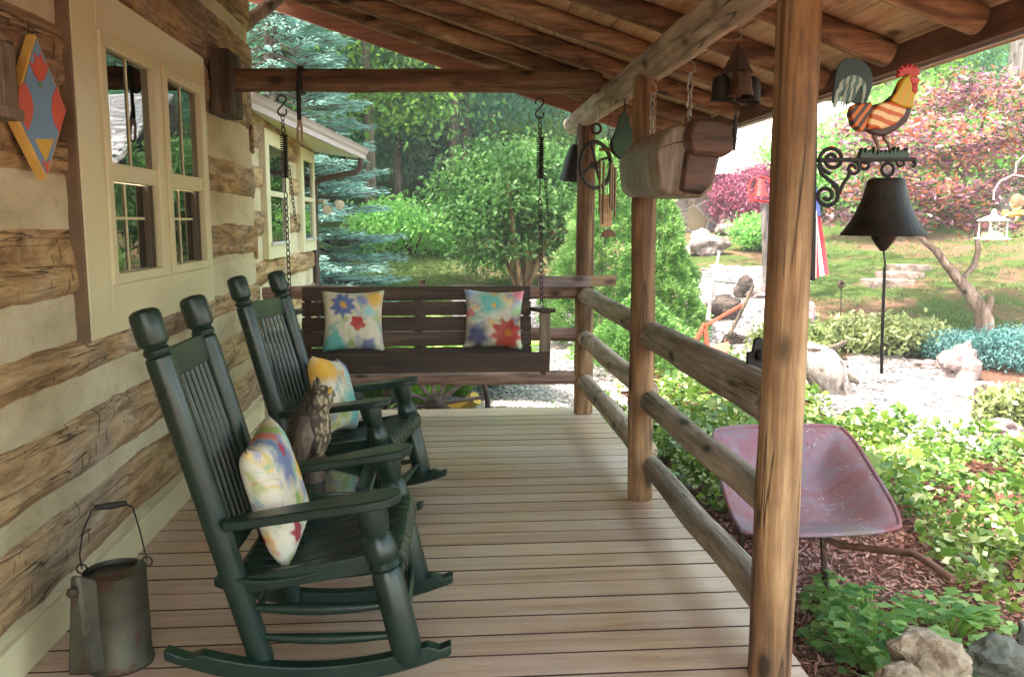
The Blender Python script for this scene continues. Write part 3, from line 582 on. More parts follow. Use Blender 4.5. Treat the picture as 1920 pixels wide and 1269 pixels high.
# ------------------------------------------------------------------ rocking chair
def chair():
    t = thing('rocking_chair', (0,0,0), '', 'rocking chair', 'green rocking chairs in a row'); G = M['green']
    bt = lambda z: -.207-.275*(z-.035)           # back post line x(z)
    for s in (-1, 1):
        y = s*.235
        prof = [(.034,0),(.043,.03),(.045,1.02),(.044,1.045),(.037,1.052),(.043,1.062),(.044,1.070),(.037,1.080),(.039,1.085),(.048,1.092),(.0505,1.10),(.051,1.175),(.047,1.19),(.032,1.199),(.0,1.202)]
        d = Vector((-.275, 0, 1)).normalized()
        build('back_post', MB().lathe([(r*.94, h*1.005) for r, h in prof], (-.205, y, .035), d, 24, cap=False), G, t, ang=30)
        fy = s*.285; d = Vector((-.23, 0, 1)).normalized()
        pf = [(.028,0),(.042,.03),(.046,.06),(.046,.30),(.038,.318),(.048,.33),(.040,.345),(.048,.36),(.049,.38),(.040,.42),(.034,.43),(.038,.44),(.040,.455),(.045,.47),(.048,.52)]
        build('front_post', MB().lathe([(r*1.08, h*1.03) for r, h in pf], (.27, fy, .06), d, 22), G, t, ang=30)
        # arm: a paddle that widens to a round end
        pts = []; n = 22
        L = [(-.30,.026),(-.24,.036),(-.14,.042),(-.04,.048),(.05,.058),(.12,.066),(.18,.067),(.215,.060),(.24,.038),(.248,.012)]
        f = lambda x: .530+.155*(x+.30)
        m = MB(); up = [(x, fy*.97+w_-.006*s*(x < 0), f(x)) for x, w_ in L]; dn = [(x, fy*.97-w_, f(x)) for x, w_ in L][::-1]
        poly = up+dn; m.prism([(a, b, c+.014) for a, b, c in poly], (0,0,-.032)); build('arm', m, G, t, bevel=.006)
        # rocker
        m = MB(); R = 1.15; top = []; bot = []
        for i in range(25):
            x = -.50+.90*i/24; xc = x+.04; z = R-math.sqrt(R*R-(xc+.0)**2)
            th = .062 if .09 < i/24 < .93 else .036; bot.append((x, s*.275-.024, z+.002)); top.append((x, s*.275-.024, z+th))
        m.prism(top+bot[::-1], (0,.048,0)); build('rocker', m, G, t, bevel=.005)
        build('side_rail', MB().bar((bt(.32)+.01, y, .315), (.215, fy*.95, .405), .032, .06), G, t, bevel=.004)
        for z0, z1, r in ((.24,.26,.015), (.14,.16,.014)):
            m = MB(); pts = [Vector((bt(z0), y, z0)).lerp(Vector((.27-.23*(z1-.04), fy, z1)), i/8) for i in range(9)]
            m.tube([p+Vector((0,0,-.012*math.sin(PI*i/8))) for i, p in enumerate(pts)], [r*(.7+.6*math.sin(PI*i/8)) for i in range(9)], 10); build('stretcher', m, G, t)
    # seat: long slats curved over the front
    for k in range(9):
        y = -.248+.062*k; m = MB(); pts = [(-.28,.330),(-.2,.320),(-.1,.328),(0,.352),(.1,.384),(.17,.408),(.215,.420),(.245,.414),(.262,.392),(.265,.36)]
        up = [(x, y-.025, z+.022) for x, z in pts]; dn = [(x-.006*(i > 6), y-.025, z+.008-.01*(i > 6)) for i, (x, z) in enumerate(pts)][::-1]
        m.prism(up+dn, (0,.050,0)); build('seat_slat', m, G, t, bevel=.003)
    build('seat_rail', MB().bar((.215,-.27,.385), (.215,.27,.385), .028, .05), G, t, bevel=.003)
    build('seat_rail', MB().bar((bt(.31),-.22,.31), (bt(.31),.22,.31), .03, .06), G, t, bevel=.003)
    build('crest_rail', MB().bar((bt(1.02),-.21,1.02), (bt(1.02),.21,1.02), .095, .026, up=(1,0,.25)), G, t, bevel=.004)
    build('lower_rail', MB().bar((bt(.42),-.21,.42), (bt(.42),.21,.42), .06, .026, up=(1,0,.25)), G, t, bevel=.004)
    for k in range(7):
        y = -.15+.05*k; build('spindle', MB().tube([(bt(.43), y, .43), (bt(.66)+.004, y, .66), (bt(.98), y, .98)], [.0085,.012,.0085], 8, flat=1.0), G, t)
    for z in (.15, .26): build('stretcher', MB().tube([(.27-.23*(z-.04), -.28, z), (.27-.23*(z-.04), 0, z), (.27-.23*(z-.04), .28, z)], [.012,.018,.012], 10), G, t)
    build('stretcher', MB().tube([(bt(.18), -.23, .18), (bt(.18), .23, .18)], .014, 10), G, t)
    return t
c1 = chair(); c1.location = (-.395, 2.88, 0); c1.rotation_euler = (0, 0, rad(-1)); c1['label'] = 'dark green rocking chair nearest the watering can, with a floral pillow'
c2 = copy_tree(c1); c2.location = (-.465, 4.36, 0); c2.rotation_euler = (0, 0, rad(-12)); c2['label'] = 'dark green rocking chair beyond the owl, nearer the porch swing'

# ------------------------------------------------------------------ pillows: blotches of flower colour printed on cream cloth
def pillowmat(name, blobs):
    t = NT(name); v = t.coord(); wob = t.n('TexNoise', {'Vector': v, 'Scale': 14., 'Detail': 4.}).outputs[1]
    dv = t.n('VectorMath', {0: wob, 1: (-.5,-.5,-.5)}, operation='ADD').outputs[0]; dv = t.n('VectorMath', {0: dv, 'Scale': .05}, operation='SCALE').outputs[0]
    p = t.n('VectorMath', {0: v, 1: dv}, operation='ADD').outputs[0]; s = t.n('SeparateXYZ', {0: p}); w_ = t.noise(v, 9, 3)
    c = t.mix(t.ramp(w_, [(.4, 0.), (.7, .3)]), (.66,.61,.48), (.45,.58,.56)); of = (len(name)+ord(name[-1])*3.7, 1.3, ord(name[-1])*1.9)
    for q, (cl_, th) in enumerate((((.62,.42,.05), .60), ((.12,.40,.36), .60), ((.16,.20,.42), .62), ((.30,.40,.08), .64), ((.55,.12,.08), .68))):
        c = t.mix(t.math('MULTIPLY', t.ramp(t.noise(t.n('VectorMath', {0: v, 1: (of[0]+q*5.1, of[1], of[2]+q*2.3)}, operation='ADD').outputs[0], 7.5, 4, .55, .8), [(th-.05, 0.), (th+.03, 1.)]), .6), c, cl_)
    for (x, z, r, col, pet, soft) in blobs:
        dx = t.math('SUBTRACT', s.outputs[0], x); dz = t.math('SUBTRACT', s.outputs[2], z)
        d = t.math('SQRT', t.math('ADD', t.math('MULTIPLY', dx, dx), t.math('MULTIPLY', dz, dz)))
        if pet: d = t.math('MULTIPLY', d, t.math('MULTIPLY_ADD', t.math('SINE', t.math('MULTIPLY', t.math('ARCTAN2', dz, dx), float(pet))), .16, 1.))
        f = t.ramp(t.math('DIVIDE', d, r), [(max(0, .8-soft), 1.), (.92, 0.)])
        c = t.mix(t.math('MULTIPLY', f, t.math('MULTIPLY_ADD', w_, .5, .65)), c, col)
    t.base(c); t.bump(t.noise(v, 160, 3), .15, .002); t.P(rough=.85, spec=.15); return t.m
BL, TE, RD, YE, GR, PK, NV = (.05,.11,.33), (.10,.42,.38), (.42,.03,.03), (.65,.36,.03), (.25,.36,.08), (.65,.15,.2), (.04,.05,.15)
pm = [pillowmat('pillow_cloth_a', [(.14,.15,.09,YE,0,.5),(-.12,.05-.2,.10,TE,3,.3),(-.06,.10,.085,BL,9,.1),(-.06,.10,.03,YE,0,.2),(.06,.13,.05,(.2,.25,.5),2,.4),(.03,-.02,.055,RD,5,.1),(.11,.06,.05,(.3,.6,.6),3,.4),(.10,-.16,.06,(.15,.18,.35),5,.3),(-.01,-.15,.035,GR,3,.3)]),
      pillowmat('pillow_cloth_b', [(-.02,.11,.115,TE,4,.4),(0,.09,.022,YE,0,.3),(.17,.18,.06,PK,0,.3),(-.10,-.12,.11,NV,5,.4),(.09,-.10,.11,RD,9,.1),(.10,-.09,.03,(.5,.2,.03),0,.2),(-.16,.17,.07,(.35,.5,.75),0,.5),(.16,.06,.05,(.4,.6,.3),3,.3),(-.15,.03,.035,PK,3,.1),(0,.19,.05,YE,0,.5)]),
      pillowmat('pillow_cloth_c', [(-.02,.10,.12,(.14,.18,.36),6,.3),(.0,.13,.03,RD,6,.1),(.02,.2,.06,(.55,.12,.08),0,.4),(.13,.02,.07,YE,3,.2),(.12,.14,.06,(.2,.5,.42),3,.4),(-.13,-.12,.045,(.35,.02,.04),6,.1),(.14,-.11,.07,(.6,.5,.05),3,.2),(-.05,-.04,.04,GR,3,.3),(.08,.2,.05,GR,2,.4)]),
      pillowmat('pillow_cloth_d', [(-.15,.13,.12,YE,3,.4),(.14,.16,.09,BL,3,.3),(.05,-.08,.14,TE,4,.4),(.08,.08,.06,(.3,.5,.5),3,.4),(-.1,-.1,.08,GR,3,.4)])]
def pillow(loc, rot, mat, label, size=.21, grp='floral pillows on the porch seats', thick=.075):
    mb = MB(); n = 22; vs = []; fs = []
    for side in (-1, 1):
        for i in range(n+1):
            for k in range(n+1):
                u = -1+2*i/n; v = -1+2*k/n; e = max(0, (1-u**4)*(1-v**4))**.55; sq = 1-.10*(1-v*v)*abs(u)**2; sq2 = 1-.10*(1-u*u)*abs(v)**2
                vs.append((u*size*sq, side*thick*e*(1+.12*noise.noise((u*2, v*2, size*9+loc[0]))), v*size*sq2))
    m = (n+1)
    for s in range(2):
        for i in range(n):
            for k in range(n):
                a = s*m*m+i*m+k; fs.append((a, a+1, a+m+1, a+m))
    mb.add(vs, fs, .5); me = build('pillow', mb, mat, None, ang=80)
    bm = bmesh.new(); bm.from_mesh(me.data); bmesh.ops.remove_doubles(bm, verts=bm.verts, dist=.0004); bmesh.ops.recalc_face_normals(bm, faces=bm.faces); bm.to_mesh(me.data); bm.free()
    me.location = loc; me.rotation_euler = rot; tag(me, label, 'pillow', grp); return me
pillow((-.62, 5.63, .815), (rad(-12), 0, rad(2)), pm[0], 'floral pillow with a blue daisy and red bloom, on the left of the swing', .205)
pillow((.30, 5.62, .82), (rad(-12), rad(2), rad(-3)), pm[1], 'floral pillow with teal and big red flowers, on the right of the swing', .20)
pillow((-.60, 2.92, .545), (rad(-15), rad(-3), rad(90+2)), pm[2], 'floral pillow with purple and yellow blooms standing in the near rocking chair', .215, thick=.07)
pillow((-.60, 4.45, .565), (rad(-17), rad(12), rad(78)), pm[3], 'floral pillow with yellow and blue corners tilted in the far rocking chair', .205)

# ------------------------------------------------------------------ side table and owl
tb = thing('side_table', (-.54, 3.76, 0), 'low dark green side table between the two rocking chairs under the owl', 'table')
M['greengloss'] = paint('green_gloss', (.02,.05,.04), .1, .1, .02, spec=.9, coat=.6)
build('table_top', MB().box(-.76, -.335, 3.55, 3.95, .30, .322), M['greengloss'], tb, bevel=.006)
build('tray_rim', MB().box(-.40, -.335, 3.55, 3.95, .323, .338), M['green'], tb, bevel=.005); build('tray_rim', MB().box(-.76, -.695, 3.55, 3.95, .323, .338), M['green'], tb, bevel=.005)
for x, y in ((-.72,3.59),(-.375,3.59),(-.72,3.91),(-.375,3.91)): build('leg', MB().tube([(x,y,0),(x,y,.12),(x,y,.30)], [.014,.02,.018], 10), M['green'], tb)
build('apron', MB().box(-.74, -.355, 3.575, 3.59, .25, .299), M['green'], tb); build('apron', MB().box(-.74, -.355, 3.91, 3.925, .25, .299), M['green'], tb)
def owlmat():
    t = NT('owl_feathers'); v = t.coord(); n = t.noise(v, 24, 6, .7); d = t.vor(t.coord((1,1,.6)), 55)
    s = t.n('SeparateXYZ', {0: v}); fr = t.ramp(t.math('ADD', s.outputs[0], t.math('MULTIPLY', n, .03)), [(.03, 0.), (.06, 1.)])
    c = t.mix(fr, t.ramp(n, [(.3, (.012,.008,.005)), (.7, (.045,.03,.018))]), t.ramp(d, [(.2, (.42,.36,.24)), (.5, (.22,.17,.10)), (.6, (.06,.045,.025))]))
    t.base(c); t.bump(d, .8, .01); t.P(rough=.7); return t.m
owl = thing('owl_figure', (-.605, 3.76, .323), 'brown mottled owl figure perched on a stump, standing on the green side table', 'owl figure')
om = owlmat()
sk = [(-.05,.0,.10,.05),(-.03,0,.14,.072),(-.02,0,.20,.088),(-.01,0,.26,.084),(.005,0,.31,.068),(.015,0,.345,.056),(.03,0,.375,.060),(.035,0,.405,.057),(.03,0,.43,.035),(.028,0,.437,.012)]
build('body', MB().tube([(-.605+x, 3.76+y, .323+z*.96) for x, y, z, r in sk], [r*1.12 for *_, r in sk], 20, up=(0,1,0)), om, owl, ang=80)
for s in (-1, 1):
    build('wing', MB().tube([(-.615-.01, 3.76+s*.065, .323+.30), (-.625, 3.76+s*.082, .323+.22), (-.65, 3.76+s*.07, .323+.12), (-.68, 3.76+s*.045, .323+.04)], [.02,.045,.035,.008], 12), M['trunk'], owl)
    build('eye', MB().lathe([(.019,0),(.017,.006),(.008,.008),(.0,.009)], (-.605+.081, 3.76+s*.022, .323+.395), (1, s*.35, .1)), M['yellowlog'], owl)
    build('ear_tuft', MB().tube([(-.58, 3.76+s*.035, .323+.42), (-.585, 3.76+s*.045, .323+.455)], [.016,.003], 8), om, owl)
build('beak', MB().tube([(-.605+.09, 3.76, .323+.392), (-.605+.104, 3.76, .323+.372)], [.010,.002], 8), M['black'], owl)
build('stump', MB().tube([(-.62, 3.76, .323), (-.62, 3.76, .36), (-.61, 3.76, .42), (-.615,3.76,.45)], [.075,.068,.066,.05], 20, rough=.15, seed=3), M['trunk'], owl)

# ------------------------------------------------------------------ porch swing with its chains
sw = thing('porch_swing', (-.2, 5.5, .45), 'brown slatted wooden porch swing hanging at the far end of the deck', 'porch swing')
by = lambda z: 5.66+.22*(z-.58)
for k in range(5):
    z = 1.035-.049-.1*k; build('back_slat', MB().bar((-.965, by(z), z), (.56, by(z), z), .022, .092, up=(0,.215,1)), M['swing'], sw, bevel=.003)
for x in (-.93, -.2, .53): build('back_stile', MB().bar((x, by(.5)+.026, .5), (x, by(1.0)+.026, 1.0), .045, .03, up=(0,1,0)), M['swing'], sw, bevel=.003)
build('front_board', MB().box(-1.02, .64, 5.285, 5.31, .525, .648), M['swing'], sw, bevel=.006)
for k in range(5): build('seat_slat', MB().box(-1.0, .62, 5.315+.068*k, 5.375+.068*k, .585-.006*k, .603-.006*k), M['swing'], sw, bevel=.003)
for x in (-.98, .60):
    build('side_board', MB().box(x-.012, x+.018, 5.312, 5.67, .50, .583), M['swing'], sw, bevel=.003)
    build('arm_support', MB().box(x-.02, x+.045, 5.30, 5.37, .604, .90), M['greywood'], sw, bevel=.004)
    build('arm', MB().bar((x+.02, 5.24, .915), (x+.0, 5.76, .875), .10, .026), M['swing'], sw, bevel=.006)
def link(mb, p, d, ln, r, tw):
    d = Vector(d).normalized(); q = d.orthogonal().normalized(); q = Matrix.Rotation(tw, 3, d) @ q; pts = []
    for i in range(12):
        a = 2*PI*i/12; pts.append(Vector(p)+d*math.cos(a)*ln/2+q*math.sin(a)*ln*.27)
    mb.tube(pts, r, 5, closed=True, up=d.cross(q))
def chainlinks(a, b, ln=.045, r=.0032, mat='iron', parent=None, name='chain'):
    a = Vector(a); b = Vector(b); n = max(1, int((b-a).length/(ln*.78))); mb = MB()
    for i in range(n): link(mb, a.lerp(b, (i+.5)/n), b-a, ln, r, (i % 2)*PI/2)
    return build(name, mb, M[mat], parent)
def shook(mb, p, h, r=.004, fl=1):
    p = Vector(p); pts = []
    for i in range(9): a = -PI*.1+PI*1.25*i/8; pts.append(p+Vector((fl*math.cos(a)*h*.2, 0, h*.28+math.sin(a)*h*.2)))
    pts.reverse()
    for i in range(9): a = PI*.9+PI*1.25*i/8*1; pts.append(p+Vector((fl*math.cos(a)*h*.2, 0, -h*.28+math.sin(a)*h*.2)))
    mb.tube(pts, r, 6); return mb
for px, xe, lab in ((528, -.985, 'black swing chain with coil spring hanging by the log wall at left'), (1012, .60, 'black swing chain with coil spring at the right end of the swing')):
    p = atY(px, 178, 5.45); x = p.x
    t = thing('swing_chain', (x, 5.45, 2.25), lab, 'chain', 'chains carrying the porch swing')
    build('s_hook', shook(MB(), (x, 5.45, 2.165), .13, .0055), M['iron'], t)
    chainlinks((x, 5.45, 2.115), (x+.004, 5.45, 2.00), parent=t, mat='iron')
    pts = [(x+.004+.021*math.cos(i*PI/4), 5.45+.021*math.sin(i*PI/4), 1.99-.26*i/160) for i in range(161)]
    build('spring', MB().tube(pts, .0042, 5), M['iron'], t)
    build('rod', MB().tube([(x+.004,5.45,2.0),(x+.004,5.45,1.64)], .004, 6), M['iron'], t)
    chainlinks((x+.004, 5.45, 1.64), (xe, 5.42, .93), parent=t)
    chainlinks((x+.03, 5.45, 1.80), (x+.06, 5.44, 1.45), .032, .0025, parent=t, name='spare_chain')
# iron strap with a pale loop on the tie log
p = atY(563, 150, 5.45); x = p.x
t = thing('hanging_iron', (x, 5.45, 2.35), 'black iron strap with a bone coloured loop hanging from the cross log', 'hook')
build('strap', MB().ring((x, 5.45, 2.315), .082, .009, ax=(1,0,0)).ring((x+.018, 5.45, 2.315), .082, .006, ax=(1,0,0)), M['iron'], t)
build('rod', MB().tube([(x,5.37,2.29),(x,5.37,2.07)], .014, 8), M['iron'], t)
build('loop', MB().tube([(x,5.37,2.075),(x-.012,5.37,2.02),(x-.014,5.37,1.95),(x,5.37,1.93),(x+.014,5.37,1.95),(x+.012,5.37,2.02),(x+.004,5.37,2.075)], [.011,.008,.008,.009,.008,.008,.011], 8), M['creamdark'], t)

# ------------------------------------------------------------------ the trough hung under the plate log
tr = thing('hanging_trough', (1.0, 3.9, 1.75), 'grey weathered wooden trough with dark hollow end hung by two chains under the plate log', 'trough')
mb = MB(); secs = []
prof = [(-.12,-.13),(-.085,-.165),(.06,-.175),(.11,-.14),(.125,-.02),(.10,.07),(.06,.115),(-.05,.125),(-.105,.085),(-.135,.0)]
ys_ = [3.52,3.54,3.7,3.9,4.1,4.25,4.285]; scl = [.93,1.,1.,.98,.95,.9,.80]
for y, s in zip(ys_, scl): secs += [(.985+px*s-.03*(y-3.9), y, 1.735+pz*s+.0*(y-3.5)) for px, pz in prof]
n = len(prof); mb.add(secs, [tuple(range(n))[::-1], tuple(range((len(ys_)-1)*n, len(ys_)*n))]+[(i*n+k, i*n+(k+1) % n, (i+1)*n+(k+1) % n, (i+1)*n+k) for i in range(len(ys_)-1) for k in range(n)])
build('body', mb, M['trough'], tr, bevel=.007)
mb = MB(); lo = [(-.04,-.15),(.05,-.165),(.095,-.12),(.125,.01),(-.02,.02)]; up_ = [(-.01,-.005),(.12,-.015),(.165,.01),(.18,.06),(.155,.105),(.09,.135),(.0,.14),(-.03,.07)]
for nm, pp, y0, y1, mt in (('end_block', lo, 3.47, 3.53, 'troughdark'), ('end_lobe', up_, 3.43, 3.62, 'troughdark')):
    m = MB(); m.prism([(.995+a, y0, 1.735+b) for a, b in pp], (0, y1-y0, 0)); build(nm, m, M[mt], tr, bevel=.016)
for y, xx, z0, nm in ((4.25, 1.01, 1.83, 1), (3.66, 1.03, 1.875, 2)):
    zt = 2.155
    build('hook', MB().tube([(xx,y,zt+.01),(xx,y,zt-.02),(xx+.02,y,zt-.035),(xx+.022,y,zt-.06),(xx+.004,y,zt-.075),(xx-.012,y,zt-.065)], .0035, 6), M['steel'], tr)
    chainlinks((xx+.003, y, zt-.07), (xx+.003, y, z0+.02), .042, .0038, 'steel', tr); build('eye_bolt', MB().ring((xx+.003, y, z0+.012), .015, .004), M['iron'], tr)

# wind bell: pyramid cap, three bells, clapper
wbx, wby = 1.04, 3.08; b0 = atY(1384, 85, wby)
t = thing('wind_bell', (b0.x, wby, 2.1), 'dark pyramid capped wind bell of three small bells hanging beside the near post', 'wind chime')
bx = b0.x
build('hook', MB().tube([(bx,wby,2.165),(bx+.002,wby,2.14),(bx+.012,wby,2.12),(bx+.006,wby,2.102),(bx-.01,wby,2.105)], .003, 6), M['steel'], t)
m = MB(); hw = .040; z0 = atY(1350, 138, wby).z; R_ = Matrix.Rotation(.5, 3, 'Z')
bs = [R_ @ Vector(q)+Vector((bx,wby,z0)) for q in ((-hw,-hw,0),(hw,-hw,0),(hw,hw,0),(-hw,hw,0))]; m.add(bs+[Vector((bx,wby,2.095))], [(3,2,1,0),(0,1,4),(1,2,4),(2,3,4),(3,0,4)]); build('cap', m, M['rust'], t, smooth=False)
for k, (dx, dy, dz, mt) in enumerate(((-.048,.03,-.006,'bellm'), (.0,-.045,-.0,'bronze'), (.058,.015,-.012,'bellm'))):
    build('bell', MB().lathe([(.0,0),(.018,0),(.030,-.008),(.037,-.035),(.040,-.065),(.046,-.088),(.043,-.088),(.036,-.062),(.03,-.02)], (bx+dx, wby+dy, z0+.004+dz), (.1*(k-1),0,1), 20, cap=False), M[mt], t)
build('clapper', MB().tube([(bx,wby,z0),(bx,wby,z0-.14)], .0016, 5).tube([(bx,wby,z0-.14),(bx,wby,z0-.16),(bx-.001,wby,z0-.20),(bx,wby,z0-.235),(bx,wby,z0-.27)], [.004,.006,.010,.006,.004], 6), M['iron'], t)

# well wheel, chimes, pulley block, dark bell at the far post
Yw = 5.55; c_ = atY(1117, 310, Yw)
t = thing('well_wheel', (c_.x, Yw, c_.z), 'rusty iron well wheel on a hook in front of the far corner post', 'pulley')
ax = Vector((.55, -1, .0)).normalized()
w_ = MB().ring(c_, .145, .014, ax=(.6,-.8,0), n=32); build('rim', w_, M['iron'], t)
m = MB(); q = Vector((.7,.72,0)).normalized()
for k in range(4):
    a = k*PI/2+.4; d = q*math.cos(a)+Vector((0,0,1))*math.sin(a); m.tube([c_, c_+d*.07+Vector((0,0,.012)), c_+d*.14], [.013,.009,.008], 6)
build('spokes', m, M['iron'], t); build('hub', MB().lathe([(.022,-.03),(.022,.03)], c_, (.72,-.7,0), 12), M['rust'], t)
build('yoke', MB().bar(c_+Vector((-.02,-.02,0)), c_+Vector((-.02,-.02,.20)), .028, .012).bar(c_+Vector((.03,.03,0)), c_+Vector((.03,.03,.20)), .028, .012).ring(c_+Vector((0,0,.23)), .03, .009), M['rust'], t)
build('hook', MB().tube([c_+Vector((0,0,.25)), c_+Vector((.015,0,.30)), c_+Vector((.01,0,.36)), (c_.x+.05, Yw, 2.17)], .006, 6), M['steel'], t)
Yc = 5.0; c_ = atY(1140, 300, Yc)
t = thing('wind_chime', (c_.x, Yc, c_.z), 'wind chime of thin brown tubes with a wooden sail near the far post', 'wind chime')
build('disc', MB().lathe([(.055,-.006),(.055,.006)], (c_.x, Yc, c_.z+.06)), M['post'], t)
build('cord', MB().tube([(c_.x, Yc, c_.z+.06),(c_.x+.01, Yc, 2.16)], .0015, 5).tube([(c_.x, Yc, c_.z+.06),(c_.x, Yc, c_.z-.35)], .0012, 5), M['black'], t)
for k, (dx, L) in enumerate(((-.045,.31),(-.02,.37),(.012,.27),(.032,.29),(.048,.33))):
    dy = .03*math.sin(k*2.2); build('tube', MB().tube([(c_.x+dx, Yc+dy, c_.z+.0-.01*k), (c_.x+dx, Yc+dy, c_.z-L)], .0075, 10), M['brass'], t)
s0 = atY(1136, 365, 5.05); s1 = atY(1136, 425, 5.05)
build('sail', MB().box(s0.x-.034, s0.x+.038, 5.045, 5.055, s1.z, s0.z), M['roofboard'], t, bevel=.002)
m = MB(); h_ = atY(1140, 444, 5.05); m.prism([(h_.x+.045*math.cos(PI*i/12), 5.035, h_.z+.045*math.sin(PI*i/12)) for i in range(13)], (0,.01,0)); build('striker', m, M['fascia'], t)
Yp = 4.95; c_ = atY(1168, 262, Yp)
t = thing('pulley_block', (c_.x, Yp, c_.z), 'green painted pulley block hanging between the middle post and the well wheel', 'pulley')
m = MB(); sh = [(.0,.15),(.03,.13),(.035,.08),(.07,.03),(.085,-.03),(.07,-.09),(.03,-.115),(-.02,-.11),(-.06,-.07),(-.07,-.01),(-.045,.05),(-.03,.10),(-.02,.14)]
for dy in (-.03, .022): m.prism([(c_.x+a*.95, Yp+dy, c_.z+b) for a, b in sh], (0,.010,0))
build('cheeks', m, M['greeniron'], t, bevel=.003); build('sheave', MB().lathe([(.075,-.018),(.062,0),(.075,.018)], (c_.x, Yp, c_.z-.03), (0,1,0)), M['iron'], t)
build('hook', MB().tube([(c_.x,Yp,c_.z+.14),(c_.x+.01,Yp,c_.z+.19),(c_.x,Yp,2.17)], .005, 6), M['iron'], t)
c_ = atY(1076, 308, 6.62)
t = thing('iron_bell', (c_.x, 6.62, c_.z), 'small black iron bell hanging behind the far corner post', 'bell')
build('shell', MB().lathe([(.0,.15),(.035,.145),(.055,.11),(.075,.03),(.085,-.07),(.10,-.13),(.09,-.13),(.07,-.05)], c_, (.12,0,1), cap=False), M['iron'], t)
build('hanger', MB().tube([c_+Vector((.015,0,.14)), (c_.x+.03, 6.62, 2.18)], .005, 6), M['iron'], t)

# ------------------------------------------------------------------ rooster bracket and dinner bell on the near post
Yb = 2.53
def Q(x, y, dy=0): p = atY(1500+x/3.0214, y/3.0214, Yb); return Vector((p.x, Yb+dy, p.z))
t = thing('dinner_bell', (1.1, Yb, 1.55), 'dark dinner bell on a scrolled iron bracket topped by a painted rooster', 'bell')
build('wall_strap', MB().bar(Q(82,640), Q(70,1590), .016, .012, up=(0,1,0)), M['iron'], t, bevel=.003)
build('arm', MB().bar(Q(100,908), Q(655,905), .018, .012), M['iron'], t, bevel=.003)
def spiral(cx, cy, r0, r1, a0, turns, n=30): return [Q(cx+(r0+(r1-r0)*i/n)*math.cos(a0+turns*2*PI*i/n), cy+(r0+(r1-r0)*i/n)*math.sin(a0+turns*2*PI*i/n)) for i in range(n+1)]
m = MB(); m.tube(spiral(182,905,80,18,PI*.55,1.75), .0062, 8)
m.tube(spiral(150,1108,72,16,-PI*.35,1.6), .0062, 8); m.tube([Q(105,930), Q(120,985), Q(165,1020), Q(205,1050), Q(222,1095)], .0062, 8)
m.tube(spiral(300,955,42,12,PI*1.5,1.3), .0055, 8); m.tube([Q(222,1095), Q(245,1040), Q(275,1000), Q(285,960)], .006, 8)
build('scroll', m, M['iron'], t)
m = MB(); m.tube(spiral(362,935,34,10,PI*1.5,1.2), .005, 8); build('small_scroll', m, M['iron'], t); m = MB().tube([Q(540,912), Q(560,945), Q(590,935), Q(585,912)], .004, 6); build('small_scroll', m, M['iron'], t); build('arm_tip', MB().tube([Q(640,908), Q(655,930), Q(640,945)], .006, 8), M['iron'], t); build('hanger_ring', MB().ring(Q(497,962), .0185, .0052), M['iron'], t)
bc = Q(490,1010); zb = atY(1655, 440, Yb).z; H = bc.z-zb
bp = [(.0,1.0),(.040,1.0),(.050,.985),(.055,.94),(.059,.82),(.065,.68),(.074,.52),(.086,.36),(.098,.23),(.110,.12),(.119,.05),(.125,.0),(.123,-.02),(.115,.0),(.09,.2),(.065,.5),(.045,.9)]
build('bell', MB().lathe([(r*1.0, h*H) for r, h in bp], (bc.x, Yb, zb), (0,0,1), 40, cap=False), M['bellm'], t, ang=50)
build('clapper', MB().lathe([(.012,.06),(.02,.03),(.034,.015),(.036,-.01),(.022,-.032),(.012,-.045),(.008,-.05)], (bc.x+.002, Yb, zb-.0)), M['bellm'], t)
pl = [atY(x, y, Yb) for x, y in ((1656,462),(1660,500),(1658,560),(1655,640),(1654,700))]
build('pull_cord', MB().tube(pl, [.0035,.003,.003,.0035,.004], 6).tube([p+Vector((-.005,0,0)) for p in pl[1:]], .0025, 6), M['black'], t)
rm = lambda n, c, **k: paint(n, c, .45, **k)
def stripe(name, a, b, scale, ang, dist=2., rings=False):
    tt = NT(name); v = tt.coord(); mp = tt.n('Mapping', {0: v}); mp.inputs['Rotation'].default_value = (0, ang, 0)
    wv = tt.n('TexWave', {'Vector': mp.outputs[0], 'Scale': scale, 'Distortion': dist, 'Detail': 2., 'Detail Scale': 2.}, wave_type='BANDS', bands_direction='Z')
    tt.base(tt.mix(.2, tt.ramp(wv.outputs[0], [(.3, a), (.6, b)]), tt.noise(v, 40), 'OVERLAY')); tt.P(rough=.4); return tt.m
ro = t
def flatpart(name, pts, dy, th, mat, parent=ro, bev=.003):
    m = MB(); m.prism([Q(x, y, dy) for x, y in pts], (0, th, 0)); return build(name, m, mat, parent, bevel=bev)
rb = flatpart('rooster', [(300,590),(395,600),(470,580),(520,540),(560,470),(600,430),(640,440),(650,480),(635,560),(625,620),(600,690),(540,740),(470,775),(420,770),(370,745),(320,735),(280,690),(285,630)], -.012, .024, rm('rooster_red_brown', (.05,.022,.022)), bev=.006)
flatpart('neck', [(495,575),(530,530),(565,455),(600,428),(648,436),(660,470),(650,530),(632,560),(628,618),(560,612)], -.019, .034, stripe('rooster_yellow', (.60,.30,.012), (.46,.34,.02), 14, 1.2), rb, .005)
flatpart('tail_coverts', [(285,600),(390,582),(400,620),(370,690),(360,745),(330,750),(290,715),(272,650)], -.018, .032, stripe('rooster_orange', (.55,.13,.008), (.05,.018,.01), 15, .95, 1), rb, .004)
flatpart('wing', [(395,625),(440,590),(500,580),(585,618),(570,660),(520,710),(450,735),(365,735),(372,680)], -.024, .042, stripe('rooster_wing', (.50,.09,.01), (.74,.50,.24), 11, -.3, 2.5), rb, .006)
